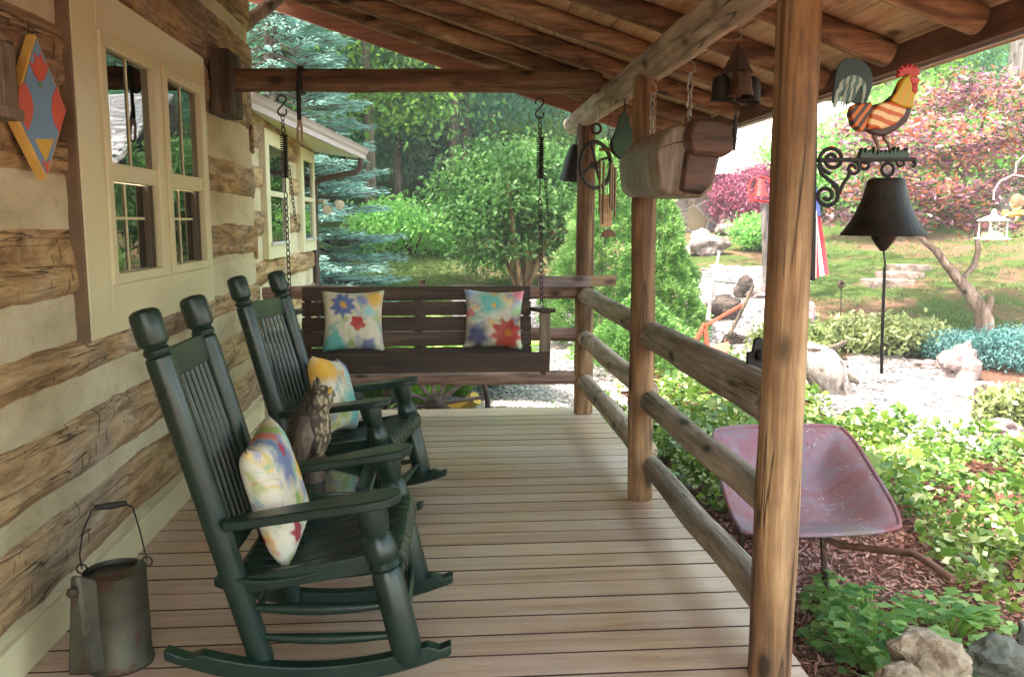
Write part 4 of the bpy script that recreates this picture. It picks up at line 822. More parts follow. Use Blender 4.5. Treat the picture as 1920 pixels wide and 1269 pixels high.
flatpart('comb', [(555,442),(545,420),(562,418),(550,395),(572,402),(570,372),(590,392),(598,362),(612,388),(628,360),(636,388),(658,370),(654,398),(676,392),(664,415),(676,425),(640,442),(600,426)], -.010, .02, M['redpaint'], rb, .002)
flatpart('face', [(600,440),(645,438),(660,465),(650,485),(610,480)], -.021, .04, M['redpaint'], rb, .003)
flatpart('wattle', [(615,478),(645,485),(652,520),(635,540),(615,525)], -.021, .038, rm('wattle', (.40,.02,.02)), rb, .003)
flatpart('beak', [(650,448),(682,460),(652,470)], -.010, .02, M['yellowlog'], rb, .002)
build('eye', MB().ell(Q(636,452,-.021), (.003,.003,.003), 8, 6), M['white'], rb)
m = MB(); rt = Vector((345, 590))
for k in range(15):
    u = k/14; tipx = 185+ (65*u if u > .5 else 20*u)+ (90*(u-.5) if u > .5 else 0); tipy = 600-60*u*(1-u)*0+ (10 if k % 2 else 0)-(0 if u < .6 else 90*(u-.6))
    top = Vector((215+130*u, 335-25*math.sin(u*PI)+90*u*u)); pts = []
    for i in range(11):
        s = i/10; p = rt*(1-s)**3+Vector((405-20*u, 450))*3*s*(1-s)**2+top*3*s*s*(1-s)*1.0+Vector((tipx, tipy))*s**3; pts.append(Q(p.x, p.y, -.0045))
    m.tube(pts, [.0022+.0032*math.sin(PI*min(1, .15+s*.08)) for s in range(11)], 6)
flatpart('tail_plate', [(370,590),(385,560),(405,500),(410,440),(395,390),(360,350),(310,332),(260,335),(220,365),(200,420),(190,500),(182,590),(205,560),(225,545),(255,550),(262,600),(290,580),(320,590)], -.004, .010, rm('tail_teal_dark', (.015,.04,.04)), rb, .002)
build('tail', m, stripe('rooster_tail', (.05,.13,.12), (.30,.36,.30), 16, 1.4, 4), rb)
m = MB(); m.tube([Q(420,765),Q(432,800),Q(445,845),Q(440,880)], [.009,.006,.005,.006], 8); m.tube([Q(480,765),Q(478,790),Q(500,810),Q(510,850),Q(520,880)], [.009,.006,.005,.005,.006], 8)
build('legs', m, rm('leg_brown', (.14,.07,.04)), rb)
random.seed(3); pts = [(330,898)]
for k in range(24): pts.append((335+11.5*k, (850 if k % 2 else 880)-random.random()*22+ (10 if 7 < k < 15 else 0)))
pts.append((608,898)); flatpart('grass_base', pts, -.012, .024, rm('grass_green', (.02,.05,.025)), rb, .001)

# little dark iron on the near rail
p = atY(1414, 700, 2.95)
t = thing('rail_ornament', (p.x, 2.95, .95), 'small black iron ornament with rounded top standing on the near top rail', 'ornament')
m = MB(); m.prism([(p.x-.03,2.94,.93),(p.x+.04,2.94,.93),(p.x+.04,2.94,1.02),(p.x+.03,2.94,1.045),(p.x+.012,2.94,1.055),(p.x-.006,2.94,1.045),(p.x-.012,2.94,1.00),(p.x-.03,2.94,1.0)], (0,.02,0)); build('plate', m, M['iron'], t, bevel=.005)
build('knob', MB().ell((p.x+.012, 2.93, .99), (.014,.02,.022)), M['iron'], t)

# wooden tray on the far corner rail
t = thing('rail_tray', (.93, 6.3, .985), 'weathered wooden tray sitting on the far rail corner beside the post', 'tray')
build('side', MB().box(.665, 1.06, 6.27, 6.295, .985, 1.065), M['oldx'], t, bevel=.004); build('side', MB().box(1.062, 1.26, 6.30, 6.33, .985, 1.065), M['fascia2'], t, bevel=.004)
build('bottom', MB().box(.67, 1.25, 6.335, 6.345, .985, 1.05).box(.67, .96, 6.296, 6.333, .985, 1.0), M['oldx'], t)

# ------------------------------------------------------------------ wall things
t = thing('barn_quilt', (-1.33, 3.14, 1.85), 'diamond shaped quilt sign in blue, red and yellow on the log wall', 'sign')
XD = -1.335
def D(px, py, dx=0): p = atX(px/3.02, py/3.02, XD); return Vector((XD+dx, p.y, p.z))
def dpoly(name, pts, dx, th, mat, bev=0): m = MB(); m.prism([D(x, y, dx) for x, y in pts], (th, 0, 0)); return build(name, m, mat, t, bevel=bev)
dpoly('frame', [(200,195),(376,625),(262,1020),(70,640)], -.03, .03, paint('quilt_yellow_edge', (.66,.42,.10), .5, .15), .002)
bl = paint('quilt_blue', (.16,.30,.50), .6, .15); rd = paint('quilt_red', (.62,.10,.055), .6, .15); ye = paint('quilt_yellow', (.68,.42,.06), .6, .1); gn = paint('quilt_green', (.12,.3,.1), .6, .1)
dpoly('blue_field', [(202,222),(364,625),(260,985),(86,632)], 0, .0035, bl)
dpoly('red_motif', [(158,350),(190,365),(185,300),(205,335),(222,300),(235,350),(268,375),(240,455),(212,462),(190,430)], .0036, .002, rd)
dpoly('red_side', [(97,500),(130,470),(160,520),(180,600),(175,660),(150,740),(92,632)], .0036, .002, rd); dpoly('red_side', [(312,490),(364,625),(330,752),(300,700),(285,620),(290,550)], .0036, .002, rd)
dpoly('yellow_motif', [(188,788),(298,788),(252,915)], .0036, .002, ye); dpoly('green_motif', [(206,466),(235,466),(222,500)], .0036, .002, gn); dpoly('red_tip', [(230,905),(252,925),(272,905),(262,985)], .0038, .002, rd)
t = thing('slatted_box', (-1.33, 2.72, 1.79), 'grey weathered slatted wooden box on the log wall at the left edge', 'box')
m = MB()
for k in range(7): m.box(-1.30, -1.288, 2.44+.047*k, 2.48+.047*k, 1.80, 1.97)
build('slats', m, M['greywood'], t, bevel=.002); build('frame', MB().box(-1.37, -1.285, 2.43, 2.785, 1.765, 1.80).box(-1.37, -1.30, 2.765, 2.785, 1.80, 2.0).box(-1.37, -1.292, 2.43, 2.785, 1.97, 1.985), M['greywood'], t, bevel=.003)

# ------------------------------------------------------------------ old watering can
cx, cy_ = -1.105, 2.78
t = thing('watering_can', (cx, cy_, 0), 'old galvanized metal watering can with wire bail and wooden grip by the wall', 'watering can')
build('body', MB().lathe([(.0,.004),(.105,.0),(.107,.01),(.100,.02),(.096,.315),(.099,.325),(.095,.327)], (cx, cy_, 0), n=32, cap=False), M['galv'], t)
m = MB(); n = 20; vs = []          # half hood over the mouth
for j in range(6):
    v = j/5
    for i in range(n+1):
        a = -PI*.62+PI*.95*i/n-.2; r = .097*(1-.28*v); vs.append((cx+r*math.cos(a), cy_+r*math.sin(a), .325+.018*v))
m.add(vs, [(j*(n+1)+i, j*(n+1)+i+1, (j+1)*(n+1)+i+1, (j+1)*(n+1)+i) for j in range(5) for i in range(n)]); build('hood', m, M['galv'], t)
build('inside', MB().lathe([(.093,.31),(.0,.31)], (cx, cy_, 0), cap=False), M['black'], t)  # black disc under the rim: shade of the hollow put into its colour
m = MB(); a0 = Vector((-.45,-.89,0)); base = Vector((cx,cy_,0))+a0*.085; tip = Vector((cx,cy_,0))+a0*.175
m.add([base+Vector((-.05,0,.02)), base+Vector((.05,0,.02)), tip+Vector((.035,.02,.03)), tip+Vector((-.035,.02,.03)), base+Vector((-.03,-.012,.33)), base+Vector((.022,-.012,.33)), tip+Vector((.012,.035,.36)), tip+Vector((-.012,.035,.36))], [(0,1,2,3),(4,5,6,7),(0,1,5,4),(1,2,6,5),(2,3,7,6),(3,0,4,7)])
build('spout', m, M['galv'], t, bevel=.008); build('spout_patch', MB().ell(tip+Vector((.002,.012,.31)), (.018,.012,.018)), M['rust'], t)
L_ = Vector((cx-.105, cy_, .33)); R_2 = Vector((cx+.105, cy_, .35))
m = MB(); m.tube([L_, L_+Vector((-.004,0,.05)), L_+Vector((.012,0,.13)), L_+Vector((.045,0,.20)), L_+Vector((.07,0,.21)), R_2+Vector((-.06,0,.20)), R_2+Vector((-.035,0,.185)), R_2+Vector((-.018,0,.11)), R_2], .0028, 6); m.ring(L_, .016, .003); m.ring(R_2, .016, .003)
build('bail', m, M['iron'], t); build('grip', MB().tube([L_+Vector((.055,0,.208)), L_.lerp(R_2,.5)+Vector((0,0,.203)), R_2+Vector((-.055,0,.20))], [.009,.012,.009], 10), M['black'], t)

# ------------------------------------------------------------------ wheelbarrow in the bed
t = thing('wheelbarrow', (1.75, 4.1, -.45), 'old faded red wheelbarrow with rusty specks standing in the bed beside the railing', 'wheelbarrow')
Y0, Y1, Z0, Z1 = 3.60, 4.66, .075, .29
def rim(u, v): # u across -1..1, v along 0 near..1 far
    y = Y0+(Y1-Y0)*v; z = Z0+(Z1-Z0)*v; xc = 1.685+.20*v; hw = .395
    return Vector((xc+u*hw, y, z))
def tray(off, nm=30):
    vs = []; fs = []
    for j in range(nm+1):
        for i in range(nm+1):
            u = -1+2*i/nm; v = -1+2*j/nm
            # squircle map for rounded corners
            uu = u*math.sqrt(1-.17*v**4); vv = v*math.sqrt(1-.17*u**4); k = max(abs(u), abs(v)); dep = .15*(1-sstep(.30, 1.0, math.sqrt(k*k*.6+.4*(uu*uu+vv*vv)*.75)))
            p = rim(uu*1.03, .5+vv*.53); tp = .0; n_ = Vector((0, -.2, 1)).normalized()
            vs.append(p-n_*(dep+off)-Vector((0,0,0)))
    m = nm+1; return vs, [(j*m+i, j*m+i+1, (j+1)*m+i+1, (j+1)*m+i) for j in range(nm) for i in range(nm)]
a_, f_ = tray(0); m = MB(); m.add(a_, f_, .5); b_2, _ = tray(.006); m.add(b_2, f_, .5); build('tray', m, M['barrow'], t, ang=80)
nm = 30; loop = [a_[i] for i in range(nm+1)]+[a_[j*(nm+1)+nm] for j in range(1, nm+1)]+[a_[nm*(nm+1)+i] for i in range(nm-1, -1, -1)]+[a_[j*(nm+1)] for j in range(nm-1, 0, -1)]
build('rim', MB().tube(loop, .011, 8, closed=True), M['barrow'], t)
for s in (-1, 1):
    e = atY(1787, 1086, 3.28) if s > 0 else Vector((1.35, 3.15, .05)); k = atY(1712, 1037, 3.52) if s > 0 else Vector((1.34, 3.5, .07)); k0 = Vector((1.66+s*.2, 3.78, -.07))
    build('handle', MB().tube([Vector((1.8+s*.08, 4.75, -.22)), k0, k, k.lerp(e, .35)+Vector((0,0,.005)), e], .017, 10), M['fascia'], t)
    build('leg', MB().tube([Vector((1.6+s*.20, 3.85, .0)), Vector((1.6+s*.22, 3.80, -.46))], .016, 8), M['rust'], t)
wh = thing('x', (0,0,0), '', '') if False else None
m = MB().ring((1.85, 4.85, -.25), .17, .035, ax=(1,-.15,0)); wr = build('wheel', m, M['black'], t); build('rim_disc', MB().lathe([(.14,-.012),(.14,.012)], (1.85,4.85,-.25), (1,-.15,0)), M['rust'], wr)

# ------------------------------------------------------------------ antique plough
YP = 9.2
def PP(x, y, dy=0): return atY(x, y, YP+dy)
t = thing('antique_plough', tuple(onG(1335, 655)), 'antique red plough with weathered wooden handles on the gravel beyond the railing', 'plough')
build('handle', MB().tube([PP(1349,470,.2), PP(1338,530,.2), PP(1327,600,.1)], [.018,.02,.025], 8), M['whitewood'], t)
build('handle', MB().tube([PP(1413,535,-.2), PP(1385,595,-.1), PP(1360,640,0)], [.018,.022,.022], 8), M['trunk'], t)
build('rung', MB().tube([PP(1338,527,.2), PP(1412,535,-.2)], .008, 6).tube([PP(1336,556,.2), PP(1375,552)], .006, 6).tube([PP(1322,602,.1), PP(1372,600,-.1)], .008, 6), M['iron'], t)
build('beam', MB().bar(PP(1401,566,-.1), PP(1320,612,.05), .05, .035).bar(PP(1322,606), PP(1300,648,.0), .05, .04).bar(PP(1321,610), PP(1327,656), .05, .045), M['plough'], t, bevel=.005)
m = MB(); m.add([PP(1324,650), PP(1366,640,-.1), PP(1368,652,-.15), PP(1360,666,-.2), PP(1322,664,-.1), PP(1328,652,.06), PP(1366,644,.0), PP(1364,664,-.1)], [(0,1,2,3,4),(5,6,7),(0,5,6,1),(4,3,7,5,0)]); build('share', m, M['plough'], t)

# ------------------------------------------------------------------ wagon wheel and split log by the deck end
wc = atY(818, 757, 6.85)
t = thing('wagon_wheel', (wc.x, 6.85, wc.z-.42), 'old wooden wagon wheel with a dark hub leaning beyond the deck end', 'wheel')
build('felloe', MB().ring(wc, .42, .022, ax=(.1,1,.05), n=48, m=8), M['brown'], t)
m = MB()
for k in range(12): a = 2*PI*k/12+.15; m.tube([wc, wc+Vector((math.cos(a), -.1*math.cos(a), math.sin(a)))*.41], [.02,.016], 7)
build('spokes', m, M['oldx'], t); build('hub', MB().lathe([(.05,-.13),(.075,-.12),(.085,0),(.075,.08)], wc, (.1,1,.05), 20), M['brown'], t)
o = build('firewood_log', MB().tube([atY(832,768,7.7), atY(868,762,7.6), atY(893,746,7.5)], [.05,.055,.06], 12, rough=.2, seed=5), M['yellowlog']); origin_to(o, atY(860,765,7.6)); tag(o, 'yellow split log lying on the gravel beside the wagon wheel', 'log')

# ------------------------------------------------------------------ stone house beyond the garden
t = thing('stone_cottage', (9, 23, 1), 'stone walled cottage with a bright pale shingle roof behind the garden', 'house')
zE = atY(1350, 322, 22).z
build('wall', MB().box(5.9, 12.5, 22.4, 28, -.5, zE+.1), M['stonewall'], t)
m = MB(); m.add([(5.2,21.7,zE),(13.2,21.7,zE),(13.2,26.5,zE+2.3),(5.2,26.5,zE+2.3),(5.2,31,zE),(13.2,31,zE),(5.2,21.7,zE+.12),(13.2,21.7,zE+.12),(13.2,26.5,zE+2.42),(5.2,26.5,zE+2.42),(5.2,31,zE+.12),(13.2,31,zE+.12)], [(0,1,2,3),(3,2,5,4),(6,7,8,9),(9,8,11,10),(0,1,7,6),(4,5,11,10),(0,3,9,6),(3,4,10,9),(1,2,8,7),(2,5,11,8)]); build('roof', m, M['shingle'], t)
build('door', MB().box(5.95, 6.35, 22.36, 22.40, .5, zE), M['oldx'], t)
build('fascia', MB().box(5.2, 13.2, 21.66, 21.70, zE-.08, zE+.10), M['white'], t)
m2_ = onG(1432, 540)
t = thing('bell_post', (m2_.x, m2_.y, m2_.z), 'red bell on a rough grey wooden post beside the gravel', 'bell')
Yr = m2_.y
def RR(x, y): return atY(x, y, Yr)
build('post', MB().tube([RR(1440,542), RR(1436,460), RR(1433,382)], [.085,.075,.07], 12, rough=.15), M['palebark'], t)
b1 = RR(1426,336); b2 = RR(1426,368); hh = b1.z-b2.z
build('bell', MB().lathe([(0,hh),(.05,hh),(.075,hh*.8),(.09,hh*.4),(.125,hh*.08),(.13,0),(.11,.01)], (b1.x, Yr, b2.z), cap=False), M['redpaint'], t)
build('yoke', MB().tube([RR(1407,372),RR(1403,350),RR(1410,335),RR(1426,330),RR(1441,335),RR(1447,352),RR(1444,372)], .018, 8).tube([RR(1405,375),RR(1446,378)], .02, 8), M['redpaint'], t)
hz = MB().box(-75, 85, -45, 130, -3.5, 30); hz = build('haze', hz, M['white'], smooth=False); tag(hz, kind='stuff')
hm = bpy.data.materials.new('haze_air'); hm.use_nodes = True; hm.node_tree.nodes.clear(); ho = hm.node_tree.nodes.new('ShaderNodeOutputMaterial'); hv = hm.node_tree.nodes.new('ShaderNodeVolumePrincipled')
hv.inputs['Color'].default_value = (.88, .95, .93, 1); hv.inputs['Density'].default_value = .0020; hm.node_tree.links.new(hv.outputs[0], ho.inputs['Volume']); hz.data.materials.clear(); hz.data.materials.append(hm)
# far sheds seen through the woods
t = thing('far_shed', (-1.0, 40, 3.0), 'grey roofed shed glimpsed through the woods', 'shed')
e1 = atY(800, 345, 40); build('wall', MB().box(e1.x-.6, e1.x+2.0, 40, 42, e1.z-1.0, e1.z+.1), M['white'], t)
m = MB(); m.prism([(e1.x-2.5,39.5,e1.z-.9),(e1.x-1.6,39.5,e1.z+.9),(e1.x+2.4,39.5,e1.z+.5),(e1.x+2.3,39.5,e1.z+.2),(e1.x-.8,39.5,e1.z+.1)], (0,3,0)); build('roof', m, M['shingle'], t)

# flag on a pole
f0 = onG(1515, 560); Yf = f0.y
t = thing('flag', (f0.x, Yf, f0.z), 'red and white striped flag with blue canton hanging from a pole beside the near post', 'flag')
tl = atY(1530, 395, Yf); H_ = tl.z-atY(1545, 530, Yf).z; W_ = atY(1556,450,Yf).x-tl.x; 
bmF = MB(); nn = 26
red = paint('flag_red', (.50,.03,.05), .8, .1); wht = paint('flag_white', (.8,.78,.78), .8, .05); blu = paint('flag_blue', (.04,.06,.22), .8, .1)
def fp(u, v): # u across the hanging flag (stripes run down), v down
    return Vector((tl.x-.12+W_*1.4*(u*(.55+.45*v)), Yf+.06*math.sin(u*9+v*2), tl.z-H_*(v*(1-.12*u)) + .0))
for k in range(7):
    m = MB()
    for j in range(10):
        a, b = k/7, (k+1)/7; c0, c1_ = j/10, (j+1)/10; m.add([fp(a,c0),fp(b,c0),fp(b,c1_),fp(a,c1_)], [(0,1,2,3)])
    build('stripe', m, red if k % 2 == 0 else wht, t)
m = MB(); m.add([fp(.3,-.35)+Vector((0,-.02,0)), fp(1,-.35)+Vector((0,-.02,0)), fp(1,.08)+Vector((0,-.02,0)), fp(.3,.08)+Vector((0,-.02,0))], [(0,1,2,3)]); build('canton', m, blu, t)
build('pole', MB().tube([(tl.x-.16,Yf,f0.z-.2),(tl.x-.14,Yf,tl.z+.9)], .02, 8), M['white'], t)

# ------------------------------------------------------------------ rocks, steps, stump
def rock(px, py, wpx, hpx, mat, label, seed, Y=None, name='rock', sharp=.45, cat='rock', grp=None, tilt=0):
    g = onG(px, py) if Y is None else atY(px, py, Y); sw_ = wpx/1600*g.y/2; sh = hpx/1600*g.y
    bm = bmesh.new(); bmesh.ops.create_icosphere(bm, subdivisions=4, radius=1)
    for v in bm.verts:
        p = v.co.copy(); n1 = noise.noise(p*1.1+Vector((seed*3.1,0,0))); n2 = noise.noise(p*2.6+Vector((0,seed*2.3,0))); n3 = noise.noise(p*7+Vector((0,0,seed)))
        cell = noise.voronoi(p*1.3+Vector((seed,seed,0)))[0][0]
        v.co = p*(.8+sharp*n1+.22*n2+.07*n3+.25*cell); v.co.x *= sw_; v.co.y *= sw_*.8; v.co.z = (v.co.z*.62+.38)*sh
        v.co.x += tilt*v.co.z
    me = bpy.data.meshes.new(name); bm.to_mesh(me); bm.free(); me.shade_smooth(); me.set_sharp_from_angle(angle=rad(28)); me.materials.append(mat)
    o = bpy.data.objects.new(name, me); COL.objects.link(o); o.location = (g.x, g.y, g.z); return tag(o, label, cat, grp)
GP = 'rocks edging the garden beds'
rock(1745,1262,150,95,M['rock'],'tan craggy rock at the bottom edge, nearest the leafy plants',2,Y=2.9,grp=GP,sharp=.6)
rock(1690,1285,90,50,M['rock'],'low pale rock at the bottom edge left of the craggy one',4,Y=2.8,grp=GP)
rock(1868,1262,130,75,M['rockg'],'flat mossy grey rock at the bottom right',5,Y=3.0,grp=GP)
rock(1925,1250,70,90,M['rockg'],'tall dark grey rock at the lower right edge',6,Y=3.05,grp=GP)
rock(1782,712,80,78,M['rockp'],'pointed pinkish standing stone beside the blue juniper',7,grp=GP,tilt=.25,sharp=.7)
rock(1845,765,45,45,M['rockd'],'small dark stone on the right gravel edge',8,grp=GP)
rock(1740,690,70,18,M['rockp'],'flat pinkish stone left of the pointed standing stone',9,grp=GP)
rock(1350,600,75,46,M['rockd'],'black angular rock behind the red plough',10,grp=GP)
rock(1396,560,40,44,M['rockd'],'small black rock beside the plough handles',11,grp=GP)
rock(1420,560,55,26,M['rockp'],'pale pink boulder at the foot of the bell post',12,grp=GP)
rock(1372,440,60,44,M['rockp'],'pale boulder on the slope below the stone cottage, right of the pair',13,grp=GP)
rock(1320,478,80,45,M['rockp'],'pink boulder on the slope beside the green cone tree',14,grp=GP)
rock(1518,612,26,45,M['rockp'],'small upright stone right beside the near post',15,grp=GP)
rock(1375,645,46,22,M['rockd'],'dark low stone on the gravel right of the plough',16,grp=GP)
rock(1870,820,110,40,M['rockp'],'broad low pink stone at the right gravel edge',17,grp=GP)
st0 = onG(1545, 740); Ys = st0.y
t = thing('driftwood_stump', tuple(st0), 'gnarled driftwood stump on the gravel to the right of the near post', 'stump')
def SS(x, y, d=0): return atY(x, y, Ys+d)
build('stump', MB().tube([SS(1500,650),SS(1530,675),SS(1556,705),SS(1580,745)], [.10,.20,.19,.14], 16, rough=.5, seed=2), M['whitewood'], t)
for a in ([(1510,660),(1545,660),(1568,650),(1588,640)], [(1535,690),(1575,700),(1600,712),(1610,718)], [(1520,700),(1540,740),(1575,760)]): build('branch', MB().tube([SS(*q, -.05) for q in a], [.07,.05,.035,.02][:len(a)], 10, rough=.4), M['trunk'], t)
for k, (x, y, w_) in enumerate(((1667,536,80), (1690,522,70), (1708,508,62))):
    g = onG(x, y); hw = w_/1600*g.y/2; m = MB(); m.box(g.x-hw, g.x+hw, g.y-.2, g.y+.35, g.z-.1, g.z+.11)
    o = build('garden_step', m, M['rocks'], bevel=.02); origin_to(o, g); tag(o, ['lowest stone step on the garden slope', 'middle stone step on the garden slope', 'uppermost stone step on the garden slope'][k], 'step', 'stone steps up the slope')

# path light, metal flower, lantern, feeder
g = onG(1620, 650)
t = thing('path_light', tuple(g), 'small black and white banded path light in front of the pale shrub', 'lamp')
r_ = 16/1600*g.y; build('cap', MB().lathe([(.0,2.4*r_),(r_*.7,2.3*r_),(r_*1.1,1.8*r_),(r_*1.1,1.7*r_)], g, cap=False), M['black'], t); build('lens', MB().lathe([(r_*.8,1.1*r_),(r_*.8,1.7*r_)], g), M['white'], t); build('base', MB().lathe([(r_*1.0,1.1*r_),(r_*.9,.8*r_),(r_*.3,.3*r_),(r_*.2,-.3*r_)], g), M['black'], t)
g = onG(1577, 585)
t = thing('metal_flower', tuple(g), 'dark metal flower on a thin stem standing in the grass', 'ornament'); hd = atY(1577, 533, g.y)
build('stem', MB().tube([g, hd], .008, 6), M['iron'], t); m = MB()
for k in range(10): a = k*2*PI/10; m.tube([hd, hd+Vector((math.cos(a)*.04,-.02,math.sin(a)*.04)), hd+Vector((math.cos(a)*.075,0,math.sin(a)*.075))], [.012,.018,.003], 6)
build('petals', m, M['rust'], t)
YL = 7.2
hk = atY(1975, 300, YL)
t = thing('shepherd_hook', (hk.x, YL, terrain(hk.x, YL)), 'thin pale curved hook holding the lantern and the glass feeder at right', 'hook')
build('pole', MB().tube([(hk.x,YL,terrain(hk.x,YL)-.1),(hk.x,YL,hk.z)], .01, 8), M['gutter'], t)
build('arm', MB().tube([(hk.x,YL,hk.z-.1), atY(1940,335,YL), atY(1900,328,YL), atY(1875,340,YL), atY(1864,358,YL), atY(1863,375,YL)], .007, 6).tube([(hk.x,YL,hk.z), atY(1950,290,YL), atY(1920,292,YL), atY(1906,305,YL), atY(1904,325,YL)], .006, 6), M['gutter'], t)
lc = atY(1862, 425, YL); lw = 17/1600*YL
t = thing('lantern', tuple(lc), 'white hanging lantern with lattice sides and a wide flat base', 'lantern')
zt = atY(1862,414,YL).z; zb2 = atY(1862,446,YL).z; m = MB()
for sx, sy in ((-1,-1),(1,-1),(1,1),(-1,1)): m.box(lc.x+sx*lw-.006, lc.x+sx*lw+.006, YL+sy*lw-.006, YL+sy*lw+.006, zb2, zt)
build('frame', m, M['white'], t); build('top', MB().lathe([(lw*1.75,0),(lw*1.0,.03),(lw*.35,.05),(lw*.3,.065),(.02,.075),(.012,.10)], (lc.x,YL,zt), n=24), M['white'], t); build('base', MB().lathe([(lw*1.9,-.012),(lw*1.9,0),(lw*1.4,.004)], (lc.x,YL,zb2)), M['white'], t)
m = MB()
for s in (-1, 1):
    for k in range(-1, 2): m.tube([(lc.x-lw, YL-lw, zb2+(zt-zb2)*(.5+.35*k)), (lc.x+lw, YL-lw, zb2+(zt-zb2)*(.5+.35*k+.5*s))], .003, 4)
build('lattice', m, M['white'], t); build('seed', MB().box(lc.x-lw*.8, lc.x+lw*.8, YL-lw*.8, YL+lw*.8, zb2+.005, zb2+.05), M['creamdark'], t); build('wire', MB().tube([(lc.x,YL,zt+.09), tuple(atY(1863,375,YL))], .002, 4), M['iron'], t)
fc = atY(1900, 385, YL)
t = thing('bird_feeder', tuple(fc), 'glass bird feeder with yellow flower ports hanging at the right edge', 'bird feeder')
gm = NT('feeder_glass'); gm.base((.6,.42,.28)); gm.P(rough=.05, trans=.85, ior=1.3)
build('globe', MB().ell(fc+Vector((.03,0,.03)), (.06,.06,.07)), gm.m, t); ye2 = paint('feeder_yellow', (.50,.34,.06), .4)
build('dish', MB().lathe([(.085,-.06),(.09,-.075),(.06,-.095),(.0,-.10)], fc, cap=False), ye2, t)
for k in range(5): a = k*1.256+.5; build('port', MB().ell(fc+Vector((.07*math.cos(a),.07*math.sin(a),-.05)), (.02,.02,.012)), ye2, t)
build('wire', MB().tube([fc+Vector((0,0,.11)), atY(1904,325,YL)], .002, 4), M['iron'], t)

# ------------------------------------------------------------------ trees and plants
def tree(name, base, label, cat, grp, H, crown, mat, nleaf=4500, lsize=.22, trunk_r=.14, bark='trunk', ncl=60, cr=.5, seed=1, lean=0, top=.1, shell=.35, limbs=9, thr=.6):
    random.seed(seed); t = thing(name, base, label, cat, grp); b = Vector(base)
    pts = [b+Vector((lean*u+.15*noise.noise((u*3,seed,0)), .12*noise.noise((u*3,seed,5)), H*thr*u-.15*(u == 0))) for u in [i/8 for i in range(9)]]
    m = MB(); m.tube(pts, [trunk_r*(1.25 if i == 0 else 1)*(1-.7*i/8) for i in range(9)], 9, rough=.12, seed=seed); cc = b+Vector(crown[0])
    for k in range(limbs):
        s = pts[3+k % 5]; e = cc+Vector((random.uniform(-.8,.8)*crown[1][0], random.uniform(-.8,.8)*crown[1][1], random.uniform(-.5,.7)*crown[1][2])); md = s.lerp(e, .5)+Vector((0,0,.1*H*random.random()))
        m.tube([s, md, e], [trunk_r*.4, trunk_r*.22, trunk_r*.05], 5)
    build('trunk', m, M[bark], t)
    per = nleaf//ncl; P_, c_ = clumps(cc, crown[1], ncl, per, cr, top, shell); n = len(P_)
    leafmesh('crown', P_, rdir(n, -.3), rdir(n, 1.0), lsize*(.6+.8*RNG.random(n)), lsize*.55*(.6+.8*RNG.random(n)), M[mat], t, c_)
    return t
WG = 'trees standing in the woods behind'
protos = [tree('forest_tree', (0,0,0), '', 'tree', WG, 14, ((0,0,7.6), (3.4,3.4,5.6)), mt, 27000, .165, .13, 'trunk', 240, .55, s, shell=.2, thr=.75) for mt, s in (('lv_wood',11), ('lv_wood2',12), ('lv_bright',13))]
protos.append(tree('forest_tree', (0,0,0), '', 'tree', WG, 6, ((0,0,2.6), (2.2,2.0,2.3)), 'lv_wood2', 7000, .22, .09, 'trunk', 120, .3, 14, shell=.3))
spots = []
random.seed(21)
lab = ['tall green forest tree standing in the woods behind the porch', 'tall blue green forest tree standing in the woods behind', 'tall yellow green forest tree standing in the woods behind', 'low dense young tree of the woods edge']
def put(k, x, y, s, rot): spots.append((k, x, y, s, rot))
for y, xa, xb, n in ((24,-8,2,4),(28,-12,3,5),(33,-16,16,8),(39,-20,26,11),(47,-26,34,12),(56,-30,40,13)):
    for i in range(n):
        x = xa+(xb-xa)*(i+random.uniform(.15,.85))/n; put(random.choice((0,1,1,2)), x, y+random.uniform(-2,2), random.uniform(.85,1.2), random.uniform(0,6))
for x, y, k in ((14,26,2),(16,20,0),(19,24,2),(12,33,1),(21,30,2),(25,28,0),(17,15,2),(-9,20,1),(-6,17,1)): put(k, x, y, random.uniform(.8,1.05), random.uniform(0,6))
for i in range(16): put(3, -14+i*2.4+random.uniform(-1,1), 30+random.uniform(-3,10), random.uniform(.7,1.1), random.uniform(0,6))
used = set()
pl_names = ['at left', 'at the middle', 'at right']
for k, x, y, s, r in spots:
    o = protos[k] if k not in used else copy_tree(protos[k]); used.add(k)
    o.location = (x, y, terrain(x, y)-.1); o.rotation_euler = (0, 0, r); o.scale = (s, s, s); o['label'] = lab[k]
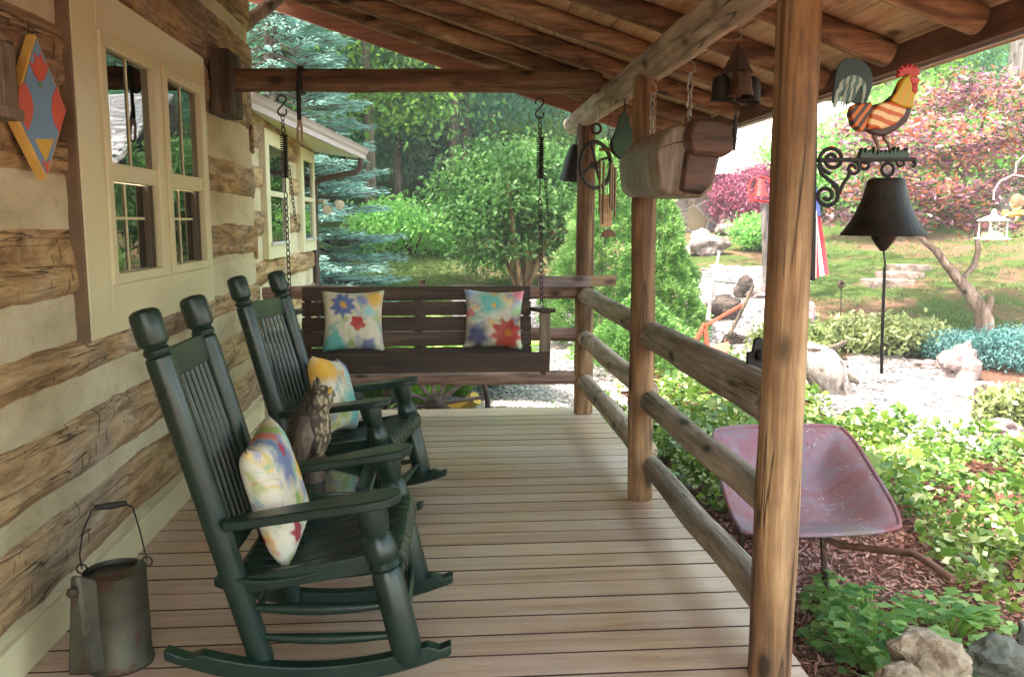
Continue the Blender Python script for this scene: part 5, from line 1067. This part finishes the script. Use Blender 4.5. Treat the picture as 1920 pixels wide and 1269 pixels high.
# the blue spruce beside the wing
def spruce(base, H, R, name, label, mat, nb=24, seed=1, droop=.25, dens=30, L=.16, cat='spruce'):
    random.seed(seed); t = thing(name, base, label, cat); b = Vector(base)
    build('trunk', MB().tube([b-Vector((0,0,.2)), b+Vector((0,0,H*.5)), b+Vector((0,0,H*.98))], [.17,.1,.02], 9), M['trunk'], t)
    C2, D2, N2, L2, W2, cl = [], [], [], [], [], []; wood_ = MB(); z = .25
    while z < H:
        f = 1-z/H; r = R*(f**.85)+.1
        for k in range(int(nb*(.45+.55*f))):
            a = random.random()*2*PI; rr = r*random.uniform(.72,1.08); zz = z+random.uniform(-.12,.12); d = Vector((math.cos(a), math.sin(a), 0)); side = Vector((-d.y, d.x, 0)); tone = random.random()
            tip = b+d*rr+Vector((0,0,zz-droop*rr+.12*rr)); wood_.tube([b+Vector((0,0,zz)), b+d*rr*.55+Vector((0,0,zz-droop*rr*.75)), tip], [.018,.012,.004], 4)
            n = int(dens*(.4+rr))
            for i in range(n):
                s = random.uniform(.25,1)**.7; sp = (.10+.25*(1-s))*rr*.6; q = b+d*rr*s+Vector((0,0,zz-droop*rr*s*(1.5-.5*s)+.12*rr*s*s)); o_ = random.uniform(-1,1); q += side*o_*sp+Vector((0,0,random.uniform(-.06,.03)))
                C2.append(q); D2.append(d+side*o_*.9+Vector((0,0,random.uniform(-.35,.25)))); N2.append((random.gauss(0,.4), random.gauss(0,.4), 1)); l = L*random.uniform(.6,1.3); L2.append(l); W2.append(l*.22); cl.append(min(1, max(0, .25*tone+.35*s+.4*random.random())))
        z += .27+.10*f
    build('branches', wood_, M['trunk'], t)
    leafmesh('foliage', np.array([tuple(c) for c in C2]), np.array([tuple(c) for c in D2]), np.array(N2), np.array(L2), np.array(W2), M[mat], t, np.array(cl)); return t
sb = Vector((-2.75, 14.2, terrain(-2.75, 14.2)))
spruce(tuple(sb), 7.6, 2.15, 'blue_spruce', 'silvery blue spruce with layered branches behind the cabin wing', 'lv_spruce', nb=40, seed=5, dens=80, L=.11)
# dwarf spruce cones: dense short twigs over a cone
def cone(base, H, R, label, seed, n=30000, L=.06, mat='lv_dwarf'):
    t = thing('cone_spruce', base, label, 'spruce', 'dwarf cone spruces behind the railing'); b = np.array(base)
    build('trunk', MB().tube([Vector(base)-Vector((0,0,.1)), Vector(base)+Vector((0,0,H*.9))], [.07,.02], 8), M['trunk'], t)
    u = RNG.random(n)**.62; z = (1-u)*H; a = RNG.random(n)*2*PI
    lump = np.array([noise.noise((math.cos(x)*2.3*1.3+seed, math.sin(x)*2.3*1.3, zz*2.6)) for x, zz in zip(a, z)]); lump2 = np.array([noise.noise((math.cos(x)*6+seed, math.sin(x)*6, zz*7)) for x, zz in zip(a, z)])
    r = R*(u**.8)*np.clip(1.06-(z/H < .06)*.1, 0, 2)*(1+.30*lump+.30*lump2)*(.80+.22*RNG.random(n)**.5); P_ = np.stack([b[0]+r*np.cos(a), b[1]+r*np.sin(a), b[2]+.03+z], 1)
    d = np.stack([np.cos(a), np.sin(a), np.full(n, .75)], 1)+RNG.normal(size=(n,3))*.45
    leafmesh('foliage', P_, d, rdir(n), L*(.6+.8*RNG.random(n)), .02, M[mat], t, np.clip(.5+lump2*.8+.3*(RNG.random(n)-.5), 0, 1))
g = onG(1128, 640); cone(tuple(g), 2.62, .78, 'light green cone shaped spruce behind the far railing posts', 1)
g = onG(1250, 655); cone((g.x, g.y+.5, g.z), 2.15, .62, 'second green cone spruce just right of the middle post', 2)
g = onG(1195, 672); cone((g.x-.1, g.y-.6, g.z), .85, .75, 'low spreading green conifer in front of the cone spruces', 3, n=9000)
# leafy shrubs
def shrub(base, rx, ry, h, mat, label, n=6000, L=.09, name='shrub', cat='shrub', stems=10, grp=None, ncl=70, cr=.13, seed=1, low=.15, W=.5, cover=.55):
    random.seed(seed); t = thing(name, base, label, cat, grp); b = Vector(base); m = MB()
    for k in range(stems):
        a = random.random()*2*PI; e = b+Vector((math.cos(a)*rx*.75*random.random(), math.sin(a)*ry*.75*random.random(), h*random.uniform(.55,.9))); m.tube([b+Vector((math.cos(a)*.05,math.sin(a)*.05,-.03)), b.lerp(e,.5)+Vector((math.cos(a)*.05*rx,math.sin(a)*.05,0)), e], [.022*h,.015*h,.004], 5)
    build('stems', m, M['trunk'] if cat != 'bush' else M['post'], t)
    P_, c_ = clumps((b.x, b.y, b.z+h*(low+(1-low)*.5)), (rx, ry, h*(1-low)*.5), ncl, n//ncl, cr, .25, cover); k = len(P_)
    leafmesh('foliage', P_, rdir(k, -.1), rdir(k, 1.2), L*(.6+.8*RNG.random(k)), L*W*(.7+.6*RNG.random(k)), M[mat], t, c_); return t
g = onG(985, 545); 
shrub((g.x-.05, g.y, g.z), 1.55, 1.1, 2.55, 'lv_bush', 'large leafy burning bush with bare tan stems behind the swing', 17000, .11, 'garden_bush', 'bush', 22, ncl=170, cr=.22, seed=4, low=.13, cover=.2)
g = onG(775, 480); shrub(tuple(g), 1.45, 1.3, 1.15, 'lv_wood', 'rounded bright green shrub beside the lawn, right of the blue spruce', 9000, .11, ncl=140, cr=.2, seed=6)
g = onG(930, 325); shrub((g.x, g.y, g.z), 2.0, 1.2, 1.5, 'lv_dark', 'dark clipped hedge at the edge of the woods', 7000, .2, 'hedge', 'hedge', 4, ncl=160, cr=.3, seed=7)
g = onG(1000, 400); shrub((g.x+.5, g.y+2, g.z), 2.6, 1.5, 3.0, 'lv_bright', 'pale yellow green shrub in full sun behind the burning bush', 12000, .15, ncl=170, cr=.3, seed=8)
spruce(tuple(onG(918, 330)), 5.2, 1.8, 'young_hemlock', 'young reddish tan conifer glimpsed under the cross log', 'lv_pale', nb=16, seed=9, dens=16, L=.25, cat='conifer')
SG = 'pale shrubs along the gravel path'
for k, (x, y, w_, h_, lb) in enumerate(((1590,655,70,60,'pale variegated shrub nearest the path light'), (1655,668,90,75,'pale variegated shrub behind the hanging bell cord'), (1715,665,80,60,'pale variegated shrub just left of the juniper'))):
    g = onG(x, y); s = g.y/1600; shrub(tuple(g), w_*s*.62, w_*s*.5, h_*s, 'lv_pale', lb, 2600, .085, 'shrub', 'shrub', 8, SG, 45, .09, 30+k, .05)
for k, (x, y, w_, h_, lb) in enumerate(((1800,680,120,55,'blue green juniper mound right of the pointed stone'), (1895,690,120,70,'blue green juniper mound at the right edge'))):
    g = onG(x, y); s = g.y/1600; shrub(tuple(g), w_*s*.6, w_*s*.5, h_*s, 'lv_juniper', lb, 7000, .06, 'juniper', 'juniper', 6, 'juniper mounds', 90, .08, 40+k, .05, W=.25, cover=.7)
g = onG(1420, 470); s = g.y/1600; shrub(tuple(g), 45*s, 40*s, 62*s, 'lv_wood', 'small green shrub on the slope left of the bell post', 3500, .10, seed=44, ncl=60, cr=.12)
g = onG(1900, 800); s = g.y/1600; shrub(tuple(g), 55*s, 40*s, 70*s, 'lv_pale', 'pale green bushy plant at the right edge by the gravel', 2200, .09, seed=45, ncl=45, cr=.08)
g = onG(1340, 660); shrub((g.x+.75, g.y-.7, g.z), .5, .35, .42, 'lv_pale', 'pale leafy plant below the plough share', 2200, .08, seed=46, ncl=45, cr=.07)
# red laceleaf maple on the slope
g = onG(1405, 430); s = g.y/1600
shrub((g.x, g.y-.5, g.z-.2), 82*s, 70*s, 128*s, 'lv_laceleaf', 'weeping purple red laceleaf maple in front of the stone cottage', 15000, .13, 'laceleaf_maple', 'tree', 10, None, 200, .17, 47, .1, W=.3, cover=.7)
# japanese maple on the right with its bent trunk
g = onG(1850, 622); YM = g.y
def MM(x, y, d=0): return atY(x, y, YM+d)
t = thing('japanese_maple', tuple(g), 'spreading red leaved japanese maple with a bent bare trunk on the lawn', 'tree'); k_ = YM/1600
m = MB(); m.tube([MM(1846,640),MM(1846,600),MM(1836,575),MM(1815,545),MM(1785,510),MM(1755,470),MM(1725,446),MM(1690,420)], [20*k_,17*k_,15*k_,12*k_,9*k_,7*k_,5*k_,3*k_], 12, rough=.12, seed=3)
m.tube([MM(1815,548),MM(1806,520),MM(1826,500),MM(1834,470),MM(1830,430),MM(1815,380),MM(1805,330)], [7*k_,6*k_,6*k_,5*k_,4*k_,3*k_,1.5*k_], 10, rough=.1)
m.tube([MM(1848,590),MM(1856,570),MM(1857,555)], [8*k_,7*k_,6*k_], 8)
for q in ([(1830,430),(1860,380),(1900,330),(1930,250)], [(1815,380),(1780,330),(1740,280),(1700,230)], [(1725,446),(1680,400),(1640,370),(1600,330)], [(1805,330),(1830,280),(1850,200)]): m.tube([MM(*p_, .3*(i % 2)) for i, p_ in enumerate(q)], [5*k_,4*k_,3*k_,1.2*k_][:len(q)], 6)
build('trunk', m, M['trunk2'], t)
P_ = []; c_ = []
for lx, ly, rx, rz_ , n in ((1700,250,120,28,26),(1780,200,110,30,26),(1860,160,90,30,20),(1620,300,90,24,18),(1760,300,120,28,28),(1860,270,90,26,20),(1680,355,110,24,24),(1800,365,110,26,24),(1900,340,60,24,12),(1640,410,80,14,12),(1760,405,90,16,16),(1870,420,60,14,8),(1930,220,70,40,14)):
    cpt = MM(lx, ly, RNG.normal()*.5); a, b2_ = clumps(tuple(cpt), (rx*k_, 1.0, rz_*k_*.75), n*2, 26, .12, .2, .2); a[:, 2] -= .0; P_.append(a); c_.append(b2_)
P_ = np.concatenate(P_); c_ = np.concatenate(c_); n = len(P_)
leafmesh('crown', P_, rdir(n, -.2)*np.array([1,1,.4]), rdir(n, 1.6), .095*(.6+.8*RNG.random(n)), .036, M['lv_red'], t, c_)
# big pale trunk behind, crown above the picture
g = onG(1885, 420); bb = (g.x*1.0, g.y, g.z)
tree('shade_tree', bb, 'large tree with a thick pale grey trunk at the upper right', 'tree', None, 11, ((0,0,9.0), (3.4,3.0,3.2)), 'lv_bright', 7000, .24, 22/1600*g.y, 'palebark', 100, .4, 77, thr=.9)
g = onG(1945, 420); tree('shade_tree', (g.x, g.y, g.z), 'second pale trunk at the right edge behind the maple', 'tree', None, 11, ((0,0,9.0), (3.4,3.0,3.2)), 'lv_bright', 5000, .24, .16, 'palebark', 80, .4, 78, thr=.9)
tree('oak_tree', (-5.6, 8.6, -.5), 'tall oak behind the cabin wing whose crown dapples the garden', 'tree', None, 13, ((4.8,1.2,11.5), (6.5,6.0,1.6)), 'lv_wood', 5200, .26, .3, 'trunk', 110, .45, 91, thr=.8, limbs=14)
# evergreen shrubs behind the maple
for k, (x, y, h_) in enumerate(((1780,470,3.4), (1900,440,3.8), (1600,430,2.6))):
    g = onG(x, y); shrub((g.x, g.y+2, g.z), 1.9, 1.4, h_, 'lv_wood' if k != 1 else 'lv_bright', ['tall green shrub behind the red maple crown', 'bright green shrub behind the lantern at right', 'green shrub behind the rooster bracket'][k], 8000, .14, seed=60+k, ncl=130, cr=.25, grp=None)
# ferns at the end of the deck
def fern(base, label, n=16, L=.7, seed=1, mat='lv_fern', up=.9):
    random.seed(seed); t = thing('fern', base, label, 'fern', 'ferns beyond the swing'); b = Vector(base); C2, D2, N2, L2, W2 = [], [], [], [], []; m = MB()
    for k in range(n):
        a = random.random()*2*PI; d = Vector((math.cos(a), math.sin(a), 0)); side = Vector((-d.y, d.x, 0)); l = L*random.uniform(.7,1.1); pts = []
        for i in range(15):
            s = i/14; pts.append(b+d*l*.75*s**1.1+Vector((0,0,l*up*(1.35*s-.75*s*s))))
        m.tube(pts, [.005]*14+[.002], 4)
        for i in range(2, 15):
            w_ = .17*math.sin(PI*min(1, .12+.88*(1-i/15)))*L
            for sg in (-1, 1):
                for j in (0, .5):
                    p = pts[i-1].lerp(pts[i], j); C2.append(p); D2.append(side*sg+d*.45); N2.append((d.x*-.2, d.y*-.2, 1)); L2.append(w_*random.uniform(.8,1.1)); W2.append(.035*L/.7)
    build('stalks', m, M['lv_fern'], t); leafmesh('fronds', np.array([tuple(c) for c in C2]), np.array([tuple(c) for c in D2]), np.array(N2), np.array(L2), np.array(W2), M[mat], t)
for k, (x, y, L_4, lb) in enumerate(((700,8.6,1.15,'fern at the left behind the swing back'), (795,8.3,1.5,'tallest fern in the middle behind the swing'), (862,8.8,1.25,'fern at the right behind the swing back'), (925,9.2,1.0,'small fern beside the burning bush stems'))):
    px = (x-838)/1600*y; fern((px, y, terrain(px, y)-.02), lb, 26, L_4, 70+k)
for k, (x, y) in enumerate(((700,7.3),(640,7.6),(1010,7.2),(1060,7.0))):
    px = (x-838)/1600*y; shrub((px, y, -.45), .16, .14, .36 if k > 1 else .3, 'lv_plant', ['leafy weed beyond the deck end behind the near chair arm', 'leafy weed beyond the deck end by the wall', 'thin leafy weed beyond the deck under the rail', 'thin leafy weed beside the far corner post'][k], 130, .07, 'weed', 'weed', 6, None, 12, .05, 80+k, .1)
# near leafy plants by the rocks
def broadleaf(base, label, n=70, r=.3, h=.4, L=.075, seed=1, mat='lv_plant', grp=None):
    random.seed(seed); t = thing('leafy_plant', base, label, 'plant', grp); b = Vector(base); m = MB(); C2, D2, N2, L2 = [], [], [], []
    for k in range(n):
        a = random.random()*2*PI; rr = r*math.sqrt(random.random()); z = h*(1-.55*(rr/r)**2)*random.uniform(.45,1); e = b+Vector((math.cos(a)*rr, math.sin(a)*rr, z)); m.tube([b+Vector((math.cos(a)*rr*.2, math.sin(a)*rr*.2, 0)), b.lerp(e,.6)+Vector((0,0,.03)), e], [.0035,.0025,.0015], 4)
        for j in range(3):
            q = a+(j-1)*1.2+random.uniform(-.3,.3); d = (math.cos(q), math.sin(q), random.uniform(-.25,.15)); C2.append(e); D2.append(d); N2.append((random.gauss(0,.25), random.gauss(0,.25), 1)); L2.append(L*random.uniform(.7,1.2))
    build('stems', m, M['lv_fern'], t); L2 = np.array(L2); leafmesh('leaves', np.array([tuple(c) for c in C2]), np.array(D2), np.array(N2), L2, L2*.8, M[mat], t)
for k, (x, y, Yq, r, h, n, lb) in enumerate(((1640,1150,3.35,.26,.36,110,'leafy green plant in the mulch nearest the near post'), (1730,1190,3.05,.24,.30,90,'leafy green plant just behind the craggy tan rock'), (1570,1090,3.75,.14,.28,34,'sparse leafy seedling under the wheelbarrow'), (1790,1150,3.6,.22,.22,60,'low leafy plant right of the craggy rock'))):
    p = atY(x, y, Yq); broadleaf((p.x, Yq, terrain(p.x, Yq)), lb, n, r, h, .062, 90+k, grp='leafy plants in the mulch')
# ground cover, mulch chips, grass: uncountable
def inpoly(P_, poly):
    x, y = P_[:, 0], P_[:, 1]; c = np.zeros(len(x), bool); n = len(poly)
    for i in range(n):
        x1, y1 = poly[i]; x2, y2 = poly[i-1]; k = ((y1 > y) != (y2 > y)) & (x < (x2-x1)*(y-y1)/(y2-y1+1e-9)+x1); c ^= k
    return c
TV = np.vectorize(terrain)
def cover(name, poly, dens, L, W, h, mat, flat=1.4, thin=None, dirup=.0, lift=0.):
    poly = np.array(poly); lo = poly.min(0); hi = poly.max(0); n = int(dens*np.prod(hi-lo)); P_ = lo+RNG.random((n, 2))*(hi-lo); P_ = P_[inpoly(P_, poly)]
    nz = np.array([noise.noise((x*1.9, y*1.9, 4.)) for x, y in P_]); keep = nz > (-9 if thin is None else thin); P_ = P_[keep]; nz = nz[keep]; n = len(P_)
    hz = h*(.35+.65*RNG.random(n)**.6)*(.75+.9*np.clip(nz, -.5, .5)); z = TV(P_[:, 0], P_[:, 1])+hz+lift
    o = leafmesh(name, np.stack([P_[:, 0], P_[:, 1], z], 1), rdir(n, dirup)*np.array([1,1,.45 if dirup == 0 else 1]), rdir(n, flat), L*(.6+.8*RNG.random(n)), W*(.6+.8*RNG.random(n)), M[mat]); return tag(o, kind='stuff')
gc = [tuple(onG(x, y)[:2]) for x, y in [(1215,860),(1235,700),(1330,705),(1420,720),(1560,790),(1700,850),(1920,860),(2100,900),(2100,1200),(1850,1180),(1760,1110),(1700,1000),(1500,1010),(1350,1000)]]
cover('ground_cover', gc, 1250, .058, .04, .30, 'lv_cover', .45, thin=-.24)
cover('ground_cover', gc, 240, .10, .07, .36, 'lv_cover', .6, thin=.0)
cover('ground_cover', [(1.22,4.9),(2.2,4.9),(2.4,7.2),(1.9,8.9),(1.3,8.2),(1.22,6.5)], 1100, .06, .042, .24, 'lv_cover', .45, thin=-.12)
cover('mulch', [(1.2,1.6),(4.6,1.6),(4.6,4.3),(3.2,5.2),(1.2,5.2)], 2600, .05, .014, .012, 'chips', .7, lift=.006)
cover('mulch', [(1.2,5.2),(3.2,5.2),(3.5,8.2),(1.2,10.5)], 900, .05, .016, .012, 'chips', .7, lift=.006)
sl = [tuple(onG(x, y)[:2]) for x, y in [(1515,600),(1520,560),(1530,450),(1640,470),(1780,450),(1990,450),(1990,640),(1750,640),(1600,600)]]
cover('grass', sl, 420, .07, .012, .01, 'grassm', .3, dirup=1.3, thin=-.02)
cover('lawn', [(-3.5,10.5),(-.2,12),(0.1,15.5),(2.2,16),(2.5,20),(-3.5,21)], 300, .09, .014, .01, 'grassm', .3, dirup=1.3)
